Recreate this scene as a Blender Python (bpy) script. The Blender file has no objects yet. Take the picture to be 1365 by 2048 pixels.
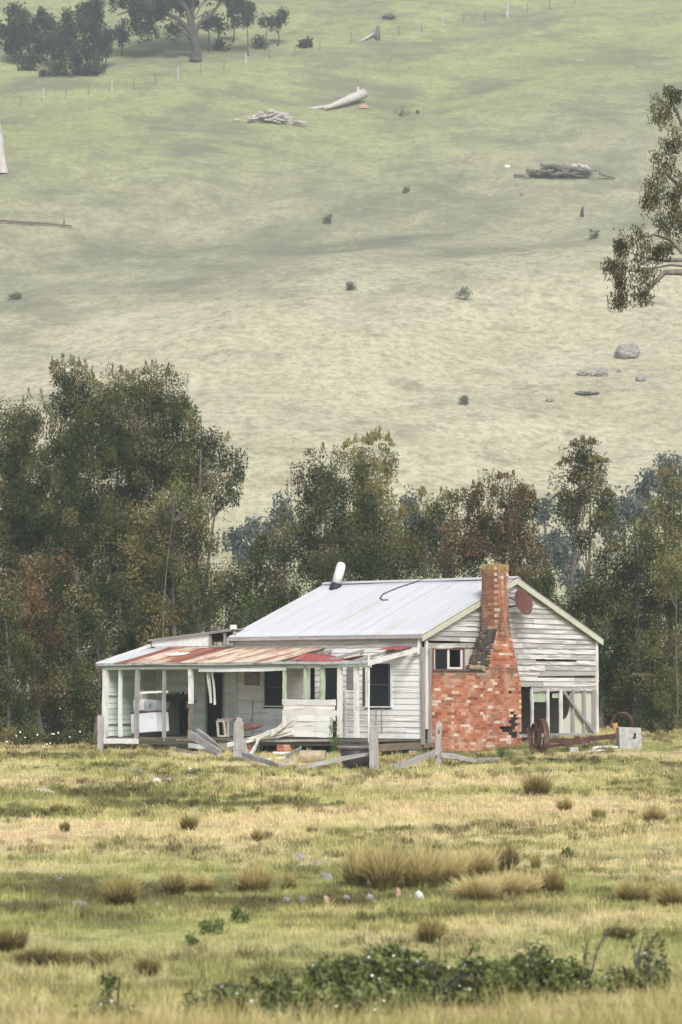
import bpy, math, random
import numpy as np
from mathutils import Vector, Matrix
R = math.radians
random.seed(7)
S = bpy.context.scene
COL = S.collection

# ---------------------------------------------------------------- camera, world, sun, exposure
F_PX = 5250.0                       # focal length in pixels of the 1365 x 2048 frame
PITCH = math.atan(351 / F_PX)
CAM_Z = 1.9
cd = bpy.data.cameras.new('camera')
cd.sensor_width = 36.0
cd.lens = F_PX / 2048 * 36.0
cd.clip_start = 0.5
cd.clip_end = 3000
cd.dof.use_dof = True
cd.dof.focus_distance = 74.0
cd.dof.aperture_fstop = 2.2
cam = bpy.data.objects.new('camera', cd)
COL.objects.link(cam)
cam.location = (0, 0, CAM_Z)
cam.rotation_euler = (R(90) + PITCH, 0, 0)
S.camera = cam

SUN = Vector((0.16, -0.80, 0.68)).normalized()
w = bpy.data.worlds.new('World')
S.world = w
w.use_nodes = True
nt = w.node_tree
sky = nt.nodes.new('ShaderNodeTexSky')
sky.sky_type = 'NISHITA'
sky.sun_disc = False
sky.sun_elevation = math.asin(SUN.z)
sky.sun_rotation = math.atan2(SUN.x, SUN.y)
sky.air_density = 1.0
sky.dust_density = 2.5
nt.links.new(sky.outputs[0], nt.nodes['Background'].inputs[0])
nt.nodes['Background'].inputs[1].default_value = 0.14
sd = bpy.data.lights.new('sun', 'SUN')
sd.energy = 3.3
sd.angle = R(20)
sd.color = (1.0, 0.975, 0.93)
sun = bpy.data.objects.new('sun', sd)
COL.objects.link(sun)
sun.rotation_euler = SUN.to_track_quat('Z', 'Y').to_euler()
vs = S.view_settings
vs.view_transform = 'Standard'
vs.look = 'None'
vs.gamma = 1
vs.use_curve_mapping = False
vs.exposure = 0.40
S.cycles.max_bounces = 6
S.cycles.volume_bounces = 1
S.cycles.transparent_max_bounces = 6
S.cycles.use_denoising = True

# ---------------------------------------------------------------- helpers
CA, SA = math.cos(PITCH), math.sin(PITCH)

def at(px, py, d):
    """point of the place seen at photo position (px, py), d metres away"""
    x = (px - 682.5) / F_PX
    y = (1024 - py) / F_PX
    r = Vector((x, CA - y * SA, SA + y * CA))
    return r * (d / r.y) + Vector((0, 0, CAM_Z))

_wr = np.random.default_rng(3)
_WV = [(_wr.uniform(-1, 1), _wr.uniform(-1, 1), _wr.uniform(0, 6.28)) for _ in range(24)]

def waves(x, y, scale, n=8, off=0):
    s = 0
    for i in range(n):
        a, b, p = _WV[(i + off) % 24]
        s = s + np.sin((x * a + y * b) * scale * (1 + 0.35 * i) + p) / (1 + 0.35 * i)
    return s / 3.0

_PD = [-200, -25, 2, 12, 23, 35, 45, 55, 64, 73, 86, 112, 135, 150, 170, 200, 220, 240, 280, 330, 400, 460, 600, 1200]
_PZ = [-1, .2, .1, -.95, -1.1, -.82, -.5, -.28, -.12, 0, .02, .1, 1.6, 4.4, 11.6, 24.5, 33.8, 43.3, 63.5, 88, 119, 136, 150, 150]

def sm(t):
    t = np.clip(t, 0, 1)
    return t * t * (3 - 2 * t)

def G(x, y):
    x = np.asarray(x, float)
    y = np.asarray(y, float)
    z = (np.interp(y, _PD, _PZ) + np.interp(y - 3, _PD, _PZ) + np.interp(y + 3, _PD, _PZ)) / 3
    near = sm((y - 72) / 12) * (1 - sm((y - 105) / 30))
    z = z + near * (0.42 * sm((x + 1) / 8))
    z = z + 0.035 * waves(x, y, 1.1, 8) * sm((y - 10) / 10) + 0.02 * waves(x, y * 1.6, 3.2, 8, 5) * sm((y - 10) / 10)
    h = sm((y - 125) / 60)
    z = z + h * (1.6 * waves(x, y, 0.06, 6, 3) + 0.5 * waves(x, y, 0.23, 8, 9) + 0.035 * waves(x, y, 1.4, 8, 4) + 0.02 * x)
    # a shallow gully across the slope
    gl = (y - (246 + 0.30 * x)) / 12
    z = z - h * 2.2 * np.exp(-gl * gl)
    return z

def gz(x, y):
    return float(G(x, y))

def gp(px, py, lo=15, hi=520):
    """where the sight line of a photo position meets the ground"""
    d = lo
    while d < hi:
        p = at(px, py, d)
        if p.z <= gz(p.x, p.y):
            break
        d *= 1.01
    a, b = d / 1.01, d
    for _ in range(24):
        m = (a + b) / 2
        p = at(px, py, m)
        if p.z <= gz(p.x, p.y):
            b = m
        else:
            a = m
    return at(px, py, b)

def tag(o, label=None, cat=None, group=None, kind=None):
    if label: o['label'] = label
    if cat: o['category'] = cat
    if group: o['group'] = group
    if kind: o['kind'] = kind
    return o

def empty(name, loc, rz=0, **k):
    o = bpy.data.objects.new(name, None)
    COL.objects.link(o)
    o.location = loc
    o.rotation_euler = (0, 0, rz)
    tag(o, **k)
    return o

def npmesh(name, V, Fq, mat, parent=None, attrs=None, smooth=False):
    """V (n,3), Fq (m,k) with k vertices per face"""
    V = np.asarray(V, np.float32)
    Fq = np.asarray(Fq, np.int32)
    m, k = Fq.shape
    me = bpy.data.meshes.new(name)
    me.vertices.add(len(V))
    me.vertices.foreach_set('co', V.ravel())
    me.loops.add(m * k)
    me.loops.foreach_set('vertex_index', Fq.ravel())
    me.polygons.add(m)
    me.polygons.foreach_set('loop_start', np.arange(0, m * k, k, dtype=np.int32))
    me.polygons.foreach_set('loop_total', np.full(m, k, np.int32))
    if smooth:
        me.polygons.foreach_set('use_smooth', np.ones(m, bool))
    me.update(calc_edges=True)
    for an, (dom, arr) in (attrs or {}).items():
        a = me.attributes.new(an, 'FLOAT', dom)
        a.data.foreach_set('value', np.asarray(arr, np.float32).ravel())
    o = bpy.data.objects.new(name, me)
    me.materials.append(mat)
    COL.objects.link(o)
    if parent: o.parent = parent
    return o

class MB:
    def __init__(s):
        s.v, s.f, s.t = [], [], []
        s.tint = 0.5
    def quad(s, pts):
        b = len(s.v)
        s.v += [tuple(p) for p in pts]
        s.f.append(tuple(range(b, b + len(pts))))
        s.t.append(s.tint)
    def hexa(s, p):
        """8 corners: bottom ring 0-3, top ring 4-7"""
        b = len(s.v)
        s.v += [tuple(q) for q in p]
        for f in ((0, 3, 2, 1), (4, 5, 6, 7), (0, 1, 5, 4), (1, 2, 6, 5), (2, 3, 7, 6), (3, 0, 4, 7)):
            s.f.append(tuple(b + i for i in f))
            s.t.append(s.tint)
    def box(s, x0, x1, y0, y1, z0, z1):
        s.hexa([(x0, y0, z0), (x1, y0, z0), (x1, y1, z0), (x0, y1, z0), (x0, y0, z1), (x1, y0, z1), (x1, y1, z1), (x0, y1, z1)])
    def obox(s, c, size, M=None):
        M = M or Matrix.Identity(3)
        c = Vector(c)
        h = Vector(size) / 2
        s.hexa([c + M @ Vector((a * h.x, b * h.y, d * h.z)) for d in (-1, 1) for a, b in ((-1, -1), (1, -1), (1, 1), (-1, 1))])
    def tube(s, pts, rad, n=8, cap=True, wob=0):
        pts = [Vector(p) for p in pts]
        if not hasattr(rad, '__len__'): rad = [rad] * len(pts)
        b = len(s.v)
        up = None
        for i, p in enumerate(pts):
            t = (pts[min(i + 1, len(pts) - 1)] - pts[max(i - 1, 0)]).normalized()
            if up is None:
                up = Vector((0, 0, 1)) if abs(t.z) < 0.9 else Vector((1, 0, 0))
            a = t.cross(up).normalized()
            c = a.cross(t).normalized()
            up = c
            for k in range(n):
                an = 2 * math.pi * k / n
                r = rad[i] * (1 + (random.uniform(-wob, wob) if wob else 0))
                s.v.append(tuple(p + (a * math.cos(an) + c * math.sin(an)) * r))
        for i in range(len(pts) - 1):
            for k in range(n):
                q = (k + 1) % n
                s.f.append((b + i * n + k, b + i * n + q, b + (i + 1) * n + q, b + (i + 1) * n + k))
                s.t.append(s.tint)
        if cap:
            s.f.append(tuple(b + k for k in range(n))[::-1]); s.t.append(s.tint)
            e = b + (len(pts) - 1) * n
            s.f.append(tuple(e + k for k in range(n))); s.t.append(s.tint)
    def beam(s, p0, p1, w_, h_, seg=6, wob=0.006, taper=1.0, roll=0.0, split=0):
        """weathered timber of rectangular section from p0 to p1"""
        p0, p1 = Vector(p0), Vector(p1)
        t = (p1 - p0).normalized()
        up = Vector((0, 0, 1)) if abs(t.z) < 0.9 else Vector((0, 1, 0))
        a = t.cross(up).normalized()
        c = a.cross(t).normalized()
        if roll:
            a, c = a * math.cos(roll) + c * math.sin(roll), c * math.cos(roll) - a * math.sin(roll)
        b = len(s.v)
        bow = random.uniform(-1, 1) * wob * 2
        for i in range(seg + 1):
            f = i / seg
            q = p0.lerp(p1, f) + (a + c) * bow * math.sin(f * math.pi)
            k = 1 + (taper - 1) * f
            for x, y in ((-1, -1), (1, -1), (1, 1), (-1, 1)):
                e = t * random.uniform(-split, split) if i in (0, seg) else Vector()
                s.v.append(tuple(q + a * (x * w_ / 2 * k + random.uniform(-wob, wob)) + c * (y * h_ / 2 * k + random.uniform(-wob, wob)) + e))
        for i in range(seg):
            for k in range(4):
                q = (k + 1) % 4
                s.f.append((b + i * 4 + k, b + i * 4 + q, b + (i + 1) * 4 + q, b + (i + 1) * 4 + k)); s.t.append(s.tint)
        s.f.append((b + 3, b + 2, b + 1, b)); s.t.append(s.tint)
        e = b + seg * 4
        s.f.append((e, e + 1, e + 2, e + 3)); s.t.append(s.tint)
    def lathe(s, prof, c, M=None, n=24):
        """prof: (r, h) pairs turned round the local z axis"""
        M = M or Matrix.Identity(3)
        c = Vector(c)
        b = len(s.v)
        for r, h in prof:
            for k in range(n):
                an = 2 * math.pi * k / n
                s.v.append(tuple(c + M @ Vector((r * math.cos(an), r * math.sin(an), h))))
        for i in range(len(prof) - 1):
            for k in range(n):
                q = (k + 1) % n
                s.f.append((b + i * n + k, b + i * n + q, b + (i + 1) * n + q, b + (i + 1) * n + k)); s.t.append(s.tint)
    def build(s, name, mat, parent=None, smooth=False, loc=None, bevel=0):
        me = bpy.data.meshes.new(name)
        vv = s.v
        if loc is not None:
            l = Vector(loc)
            vv = [tuple(Vector(p) - l) for p in s.v]
        me.from_pydata(vv, [], s.f)
        me.update()
        a = me.attributes.new('tint', 'FLOAT', 'FACE')
        a.data.foreach_set('value', np.asarray(s.t, np.float32))
        if smooth:
            me.polygons.foreach_set('use_smooth', np.ones(len(me.polygons), bool))
        me.materials.append(mat)
        o = bpy.data.objects.new(name, me)
        COL.objects.link(o)
        if loc is not None: o.location = loc
        if parent: o.parent = parent
        if bevel:
            m = o.modifiers.new('b', 'BEVEL')
            m.width = bevel
            m.segments = 2
        return o

def one(name, mb, mat, label, cat, group=None, base=None, smooth=False, bevel=0):
    o = mb.build(name, mat, None, smooth, base, bevel)
    return tag(o, label, cat, group)

# ---------------------------------------------------------------- materials
class N:
    """tiny node-graph writer"""
    def __init__(s, name):
        s.m = bpy.data.materials.new(name)
        s.m.use_nodes = True
        s.t = s.m.node_tree
        s.b = s.t.nodes['Principled BSDF']
        s.co = s.t.nodes.new('ShaderNodeTexCoord').outputs['Object']
        s.pos = s.t.nodes.new('ShaderNodeNewGeometry').outputs['Position']
    def link(s, a, b): s.t.links.new(a, b)
    def mapv(s, v, scale=(1, 1, 1), loc=(0, 0, 0), rot=(0, 0, 0)):
        n = s.t.nodes.new('ShaderNodeMapping')
        s.link(v, n.inputs[0])
        n.inputs['Scale'].default_value = scale
        n.inputs['Location'].default_value = loc
        n.inputs['Rotation'].default_value = rot
        return n.outputs[0]
    def noise(s, v, scale, detail=4, rough=0.55, dist=0):
        n = s.t.nodes.new('ShaderNodeTexNoise')
        s.link(v, n.inputs['Vector'])
        n.inputs['Scale'].default_value = scale
        n.inputs['Detail'].default_value = detail
        n.inputs['Roughness'].default_value = rough
        n.inputs['Distortion'].default_value = dist
        return n.outputs[0]
    def ramp(s, v, stops):
        n = s.t.nodes.new('ShaderNodeValToRGB')
        s.link(v, n.inputs[0])
        e = n.color_ramp.elements
        while len(e) < len(stops): e.new(0.5)
        for el, (p, c) in zip(e, stops):
            el.position = p
            el.color = (c, c, c, 1) if not hasattr(c, '__len__') else (*c, 1)
        return n.outputs[0]
    def mix(s, f, a, b, mode='MIX'):
        n = s.t.nodes.new('ShaderNodeMix')
        n.data_type = 'RGBA'
        n.blend_type = mode
        n.clamp_factor = True
        for i, x in ((0, f), (6, a), (7, b)):
            if hasattr(x, 'is_linked') or hasattr(x, 'links'):
                s.link(x, n.inputs[i])
            elif i == 0: n.inputs[0].default_value = x
            else: n.inputs[i].default_value = (*x, 1)
        return n.outputs[2]
    def math(s, op, a, b=0.5):
        n = s.t.nodes.new('ShaderNodeMath')
        n.operation = op
        for i, x in ((0, a), (1, b)):
            if hasattr(x, 'links'): s.link(x, n.inputs[i])
            else: n.inputs[i].default_value = x
        return n.outputs[0]
    def sep(s, v):
        n = s.t.nodes.new('ShaderNodeSeparateXYZ')
        s.link(v, n.inputs[0])
        return n.outputs
    def attr(s, name):
        n = s.t.nodes.new('ShaderNodeAttribute')
        n.attribute_name = name
        return n.outputs['Fac']
    def bump(s, h, strength=0.4, dist=0.01):
        n = s.t.nodes.new('ShaderNodeBump')
        n.inputs['Strength'].default_value = strength
        n.inputs['Distance'].default_value = dist
        s.link(h, n.inputs['Height'])
        s.link(n.outputs[0], s.b.inputs['Normal'])
    def col(s, c): 
        if hasattr(c, 'links'): s.link(c, s.b.inputs['Base Color'])
        else: s.b.inputs['Base Color'].default_value = (*c, 1)
    def done(s, rough=0.85, metal=0.0, spec=0.3):
        s.b.inputs['Roughness'].default_value = rough
        s.b.inputs['Metallic'].default_value = metal
        s.b.inputs['Specular IOR Level'].default_value = spec
        return s.m

def painted_boards(name, paint, wood, wear, dirt=(0.30, 0.26, 0.20), along='y'):
    n = N(name)
    sc = (0.6, 3, 14) if along == 'x' else (3, 0.6, 14)
    v = n.mapv(n.co, sc)
    a = n.noise(v, 1.3, 6, 0.65)
    t = n.attr('tint')
    a = n.math('ADD', a, n.math('MULTIPLY', n.math('SUBTRACT', t, 0.5), 0.35))
    c = n.mix(n.ramp(a, [(wear, 0), (wear + 0.10, 1)]), paint, wood)
    d = n.noise(n.co, 0.9, 5, 0.6)
    c = n.mix(n.ramp(d, [(0.52, 0), (0.75, 0.55)]), c, dirt)
    gr = n.noise(n.mapv(n.co, (5, 5, 0.5), (2, 6, 1)), 1.0, 5, 0.65)
    c = n.mix(n.ramp(gr, [(0.56, 0), (0.74, 0.5)]), c, dirt)
    c = n.mix(1.0, c, n.ramp(t, [(0, (0.74, 0.74, 0.74)), (1, (1, 1, 1))]), 'MULTIPLY')
    n.col(c)
    n.bump(n.noise(n.mapv(n.co, sc), 6, 5, 0.7), 0.5, 0.006)
    return n.done(0.8)

def grey_timber(name, a, b, axis='z', scale=1.0):
    n = N(name)
    sc = {'x': (1, 14, 14), 'y': (14, 1, 14), 'z': (14, 14, 1)}[axis]
    v = n.mapv(n.co, tuple(x * scale for x in sc))
    g = n.noise(v, 1.2, 6, 0.7)
    c = n.mix(n.ramp(g, [(0.3, 0), (0.7, 1)]), a, b)
    c = n.mix(n.ramp(n.noise(n.co, 3, 4), [(0.55, 0), (0.8, 0.6)]), c, (0.10, 0.09, 0.075))
    n.col(c)
    n.bump(g, 0.7, 0.012)
    return n.done(0.9)

M = {}
M['board_white'] = painted_boards('white_weatherboard', (0.78, 0.79, 0.77), (0.50, 0.49, 0.47), 0.60, (0.42, 0.40, 0.36))
M['board_gable'] = painted_boards('worn_white_weatherboard', (0.73, 0.73, 0.715), (0.34, 0.325, 0.31), 0.455, (0.50, 0.45, 0.38), 'x')
M['board_upper'] = painted_boards('peeling_board', (0.66, 0.64, 0.60), (0.40, 0.38, 0.37), 0.48, (0.35, 0.32, 0.28))
M['board_mint'] = painted_boards('pale_green_board', (0.60, 0.70, 0.62), (0.45, 0.52, 0.46), 0.72, (0.35, 0.36, 0.30), 'x')
M['board_mintf'] = painted_boards('pale_green_front_board', (0.66, 0.75, 0.70), (0.5, 0.55, 0.5), 0.72, (0.42, 0.42, 0.36))
M['post_white'] = grey_timber('flaking_white_post', (0.72, 0.72, 0.70), (0.50, 0.49, 0.46))
M['post_grey'] = grey_timber('bare_grey_post', (0.34, 0.33, 0.32), (0.20, 0.19, 0.18))
M['post_green'] = grey_timber('pale_green_post', (0.42, 0.50, 0.38), (0.30, 0.36, 0.27))
M['timber'] = grey_timber('silver_timber', (0.40, 0.38, 0.365), (0.19, 0.18, 0.175))
M['timber_x'] = grey_timber('silver_timber_rail', (0.40, 0.385, 0.37), (0.19, 0.185, 0.18), 'x', 0.7)
M['dark_timber'] = grey_timber('dark_bearer', (0.10, 0.085, 0.07), (0.05, 0.045, 0.04), 'x')
M['brown_timber'] = grey_timber('brown_bearer', (0.20, 0.16, 0.12), (0.11, 0.09, 0.07), 'x')
M['barge'] = painted_boards('cream_green_barge', (0.56, 0.58, 0.45), (0.38, 0.38, 0.31), 0.58, (0.4, 0.38, 0.3), 'x')
M['fascia'] = grey_timber('grey_fascia', (0.42, 0.41, 0.41), (0.24, 0.23, 0.23), 'y')
M['panel_white'] = painted_boards('stained_white_panel', (0.76, 0.75, 0.72), (0.50, 0.45, 0.38), 0.62, (0.5, 0.46, 0.40))
M['lining'] = painted_boards('cream_lining', (0.58, 0.58, 0.48), (0.42, 0.40, 0.33), 0.72, (0.4, 0.38, 0.3))

def iron(name, base, rust, amount, rough=0.5, streak='x', metal=0.15, white=None):
    n = N(name)
    v = n.mapv(n.co, (0.35, 2.2, 0.35))
    a = n.noise(v, 1.1, 6, 0.6, 0.4)
    c = n.mix(n.ramp(a, [(amount, 0), (amount + 0.12, 1)]), base, rust)
    b = n.noise(n.mapv(n.co, (0.5, 5, 0.5), (3, 1, 0)), 1.0, 4, 0.6)
    c = n.mix(n.ramp(b, [(0.4, 0), (0.75, 0.5)]), c, white or (base[0] * 0.72, base[1] * 0.74, base[2] * 0.78))
    if name == 'galvanised_iron':
        fr_ = n.math('FRACT', n.math('MULTIPLY', n.sep(n.co)[1], 1.31), 0)
        c = n.mix(n.ramp(fr_, [(0.0, 0.55), (0.05, 0.0), (0.93, 0.0), (1.0, 0.3)]), c, (0.30, 0.31, 0.33))
        c = n.mix(n.ramp(n.noise(n.mapv(n.co, (0.25, 7, 0.25)), 1.0, 3, 0.6), [(0.5, 0), (0.66, 0.4)]), c, (0.38, 0.38, 0.38))
    if name != 'galvanised_iron':
        c = n.mix(n.ramp(n.noise(n.mapv(n.co, (0.8, 1.6, 1)), 3, 6, 0.75, 0.5), [(0.50, 0), (0.62, 0.75)]), c, rust)
    n.col(c)
    return n.done(rough, metal)

M['roof'] = iron('galvanised_iron', (0.52, 0.525, 0.53), (0.46, 0.42, 0.34), 0.58, 0.55, metal=0.1, white=(0.40, 0.415, 0.43))
M['roof_cream'] = iron('stained_iron', (0.60, 0.50, 0.37), (0.30, 0.12, 0.06), 0.48, 0.6, white=(0.56, 0.54, 0.53))
M['roof_rust'] = iron('rusted_iron', (0.22, 0.075, 0.045), (0.11, 0.035, 0.03), 0.48, 0.85, metal=0, white=(0.42, 0.21, 0.11))
M['roof_half'] = iron('half_rusted_iron', (0.62, 0.50, 0.36), (0.22, 0.07, 0.04), 0.46, 0.7, metal=0, white=(0.50, 0.34, 0.22))
M['roof_red'] = iron('dark_red_iron', (0.30, 0.075, 0.06), (0.16, 0.05, 0.045), 0.55, 0.7, metal=0, white=(0.36, 0.12, 0.10))
M['gutter'] = iron('grey_gutter', (0.40, 0.43, 0.46), (0.22, 0.20, 0.19), 0.6, 0.6)

def rusty(name, a=(0.13, 0.055, 0.04), b=(0.06, 0.035, 0.03), c_=(0.30, 0.19, 0.16)):
    n = N(name)
    g = n.noise(n.co, 7, 6, 0.65)
    c = n.mix(n.ramp(g, [(0.35, 0), (0.65, 1)]), a, b)
    c = n.mix(n.ramp(n.noise(n.co, 2.6, 4), [(0.5, 0), (0.7, 0.7)]), c, c_)
    n.col(c)
    n.bump(g, 0.5, 0.006)
    return n.done(0.85)
M['rust'] = rusty('rust')
M['dish'] = rusty('dish_rust', (0.15, 0.050, 0.042), (0.09, 0.036, 0.033), (0.12, 0.05, 0.042))
M['ochre'] = rusty('ochre_rust', (0.5, 0.26, 0.06), (0.3, 0.12, 0.04), (0.5, 0.3, 0.1))

def plain(name, c, rough=0.7, var=0.25, scale=6, metal=0.0, spec=0.3):
    n = N(name)
    g = n.noise(n.co, scale, 5, 0.6)
    k = tuple(x * (1 - var) for x in c)
    n.col(n.mix(n.ramp(g, [(0.35, 0), (0.7, 1)]), c, k))
    n.bump(g, 0.3, 0.01)
    return n.done(rough, metal, spec)
M['enamel'] = plain('white_enamel', (0.74, 0.76, 0.82), 0.35, 0.12)
M['enamel_grey'] = plain('grey_enamel', (0.42, 0.45, 0.50), 0.4, 0.2)
M['cream'] = plain('cream_box', (0.62, 0.58, 0.48), 0.6)
M['dark'] = plain('dark_metal', (0.02, 0.02, 0.025), 0.6)
M['black_tub'] = plain('black_tub', (0.05, 0.045, 0.055), 0.5, 0.4, 8)
M['tub_rim'] = plain('tub_rim', (0.30, 0.29, 0.31), 0.5)
M['room_shade'] = plain('painted_room_shade', (0.015, 0.018, 0.02), 0.9, spec=0.05)  # near-black colour paints the shade of the rooms behind the openings
M['sash'] = plain('dusty_sash', (0.20, 0.09, 0.075), 0.7)
M['white_paint'] = plain('white_paint', (0.72, 0.72, 0.70), 0.6, 0.2, 9)
M['pipe_white'] = plain('white_flue', (0.66, 0.65, 0.65), 0.55, 0.12, 5)
M['concrete'] = plain('concrete', (0.46, 0.46, 0.44), 0.9, 0.4, 7)
M['pipe_clay'] = plain('mossy_pipe', (0.40, 0.33, 0.21), 0.9, 0.45, 6)
M['rock'] = plain('pale_rock', (0.31, 0.30, 0.285), 0.9, 0.6, 8)
M['rock_pink'] = plain('pink_rock', (0.52, 0.32, 0.26), 0.9, 0.35, 9)
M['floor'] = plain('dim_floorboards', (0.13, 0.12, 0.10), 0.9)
M['earth'] = plain('bare_earth', (0.36, 0.25, 0.17), 0.95, 0.3, 3)
M['petal'] = plain('white_petal', (0.85, 0.85, 0.82), 0.6, 0.05)
M['glass'] = plain('dark_glass', (0.012, 0.016, 0.02), 0.25, 0.3, 2, spec=0.12)
M['fence_far'] = plain('silver_fence_post', (0.36, 0.36, 0.37), 0.9, 0.3, 3)

# brick made of real bricks; tint varies brick by brick
n = N('brick')
t = n.attr('tint')
c = n.ramp(t, [(0.0, (0.20, 0.07, 0.045)), (0.35, (0.38, 0.125, 0.065)), (0.62, (0.50, 0.19, 0.095)), (0.80, (0.56, 0.30, 0.20)), (0.92, (0.72, 0.58, 0.48))])
g = n.noise(n.co, 1.6, 5, 0.6)
c = n.mix(n.ramp(g, [(0.52, 0), (0.68, 0.5)]), c, (0.66, 0.50, 0.40))
# small scale dirt
c = n.mix(n.ramp(n.noise(n.co, 4.5, 5, 0.7), [(0.52, 0), (0.72, 0.6)]), c, (0.22, 0.13, 0.09))
sx = n.sep(n.co)
# lichen and grime with their own shape: a grimy drip down the shaft's left face, lichen on the cap, soot on the shoulder
grime = n.math('MULTIPLY', n.ramp(n.noise(n.mapv(n.co, (6, 2.4, 0.7), (1, 4, 0)), 1.0, 4), [(0.42, 0), (0.62, 0.85)]),
               n.ramp(n.math('MULTIPLY', sx[2], 0.1), [(0.30, 0), (0.36, 1)]))
c = n.mix(grime, c, (0.075, 0.06, 0.05))
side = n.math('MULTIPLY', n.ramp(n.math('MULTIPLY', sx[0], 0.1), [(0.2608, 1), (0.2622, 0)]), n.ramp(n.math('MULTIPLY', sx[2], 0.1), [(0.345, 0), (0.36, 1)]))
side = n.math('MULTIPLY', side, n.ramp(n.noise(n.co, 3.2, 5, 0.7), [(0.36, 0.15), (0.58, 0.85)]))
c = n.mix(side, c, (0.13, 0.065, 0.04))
cap = n.math('MULTIPLY', n.ramp(n.math('MULTIPLY', sx[2], 0.1), [(0.515, 0), (0.545, 1)]), n.ramp(n.noise(n.co, 5, 3), [(0.35, 0), (0.6, 0.9)]))
c = n.mix(cap, c, (0.34, 0.25, 0.08))
top = n.math('MULTIPLY', n.ramp(n.math('MULTIPLY', sx[2], 0.1), [(0.205, 0), (0.235, 1)]), n.ramp(n.math('MULTIPLY', sx[2], 0.1), [(0.245, 1), (0.26, 0)]))
top = n.math('MULTIPLY', top, n.ramp(n.noise(n.co, 3.5, 4), [(0.40, 0), (0.58, 0.9)]))
c = n.mix(top, c, (0.12, 0.09, 0.06))
n.col(c)
n.bump(n.noise(n.co, 30, 4), 0.4, 0.004)
M['brick'] = n.done(0.92)
n = N('mortar')
n.col(n.mix(n.ramp(n.noise(n.co, 2, 5), [(0.4, 0), (0.65, 1)]), (0.62, 0.48, 0.38), (0.38, 0.22, 0.15)))
M['mortar'] = n.done(0.95)
n = N('sooty_render')
g = n.noise(n.mapv(n.co, (3, 3, 1.2)), 1.6, 6, 0.65)
n.col(n.ramp(g, [(0.38, (0.035, 0.033, 0.030)), (0.56, (0.065, 0.06, 0.05)), (0.76, (0.20, 0.17, 0.13))]))
n.bump(g, 0.6, 0.03)
M['soot'] = n.done(0.95)
M['soot_in'] = plain('sooty_hollow', (0.04, 0.025, 0.02), 0.95)

def bark(name, a, b):
    n = N(name)
    g = n.noise(n.mapv(n.co, (3, 3, 0.5)), 2.0, 5, 0.6)
    n.col(n.ramp(g, [(0.35, a), (0.65, b)]))
    n.bump(g, 0.4, 0.03)
    return n.done(0.9)
M['bark_grey'] = bark('grey_bark', (0.17, 0.155, 0.135), (0.08, 0.07, 0.06))
M['bark_dark'] = bark('dark_bark', (0.08, 0.072, 0.065), (0.035, 0.032, 0.03))
M['bark_pale'] = bark('pale_bark', (0.52, 0.49, 0.46), (0.30, 0.28, 0.27))

def leaf(name, stops, trans=0.3):
    n = N(name)
    t = n.attr('tint')
    c = n.ramp(t, stops)
    n.col(c)
    n.done(0.7, 0, 0.08)
    tr = n.t.nodes.new('ShaderNodeBsdfTranslucent')
    n.link(c, tr.inputs[0])
    mx = n.t.nodes.new('ShaderNodeMixShader')
    mx.inputs[0].default_value = trans
    n.link(n.b.outputs[0], mx.inputs[1])
    n.link(tr.outputs[0], mx.inputs[2])
    n.link(mx.outputs[0], n.t.nodes['Material Output'].inputs[0])
    return n.m
M['leaf_dark'] = leaf('dark_green_leaf', [(0, (0.014, 0.024, 0.008)), (0.35, (0.038, 0.058, 0.017)), (0.66, (0.105, 0.13, 0.042)), (0.84, (0.155, 0.12, 0.055)), (1, (0.34, 0.31, 0.18))])
M['leaf_olive'] = leaf('olive_leaf', [(0, (0.020, 0.030, 0.010)), (0.35, (0.062, 0.080, 0.026)), (0.66, (0.15, 0.16, 0.055)), (0.84, (0.19, 0.135, 0.055)), (1, (0.36, 0.33, 0.17))])
M['leaf_red'] = leaf('red_tipped_leaf', [(0, (0.020, 0.026, 0.010)), (0.35, (0.055, 0.066, 0.022)), (0.60, (0.12, 0.095, 0.040)), (0.85, (0.20, 0.105, 0.05)), (1, (0.32, 0.24, 0.13))])
M['leaf_yellow'] = leaf('yellow_green_leaf', [(0, (0.06, 0.07, 0.025)), (0.4, (0.14, 0.15, 0.04)), (0.75, (0.25, 0.24, 0.07)), (0.92, (0.26, 0.17, 0.07)), (1, (0.34, 0.30, 0.12))])
M['leaf_gum'] = leaf('gum_leaf', [(0, (0.030, 0.035, 0.018)), (0.4, (0.075, 0.075, 0.035)), (0.75, (0.15, 0.14, 0.07)), (1, (0.27, 0.25, 0.14))])
M['leaf_hazed'] = leaf('haze_tinted_leaf', [(0, (0.060, 0.080, 0.078)), (0.5, (0.105, 0.13, 0.12)), (1, (0.17, 0.20, 0.165))])  # the bluish lightening of distance haze is put into these leaf colours
M['leaf_pale'] = leaf('pale_scrub_leaf', [(0, (0.10, 0.11, 0.08)), (0.5, (0.16, 0.17, 0.12)), (1, (0.24, 0.25, 0.17))])
M['leaf_grove'] = leaf('grove_leaf', [(0, (0.020, 0.030, 0.022)), (0.5, (0.045, 0.060, 0.038)), (1, (0.10, 0.12, 0.07))])
M['leaf_bramble'] = leaf('bramble_leaf', [(0, (0.030, 0.045, 0.015)), (0.4, (0.10, 0.135, 0.04)), (0.75, (0.22, 0.25, 0.09)), (1, (0.38, 0.39, 0.19))], 0.25)
M['leaf_weed'] = leaf('weed_leaf', [(0, (0.05, 0.08, 0.025)), (0.5, (0.13, 0.18, 0.055)), (1, (0.25, 0.29, 0.11))])
M['tussock'] = leaf('tussock_blade', [(0, (0.10, 0.085, 0.035)), (0.4, (0.24, 0.20, 0.08)), (0.75, (0.50, 0.41, 0.17)), (1, (0.66, 0.55, 0.28))])
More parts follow.
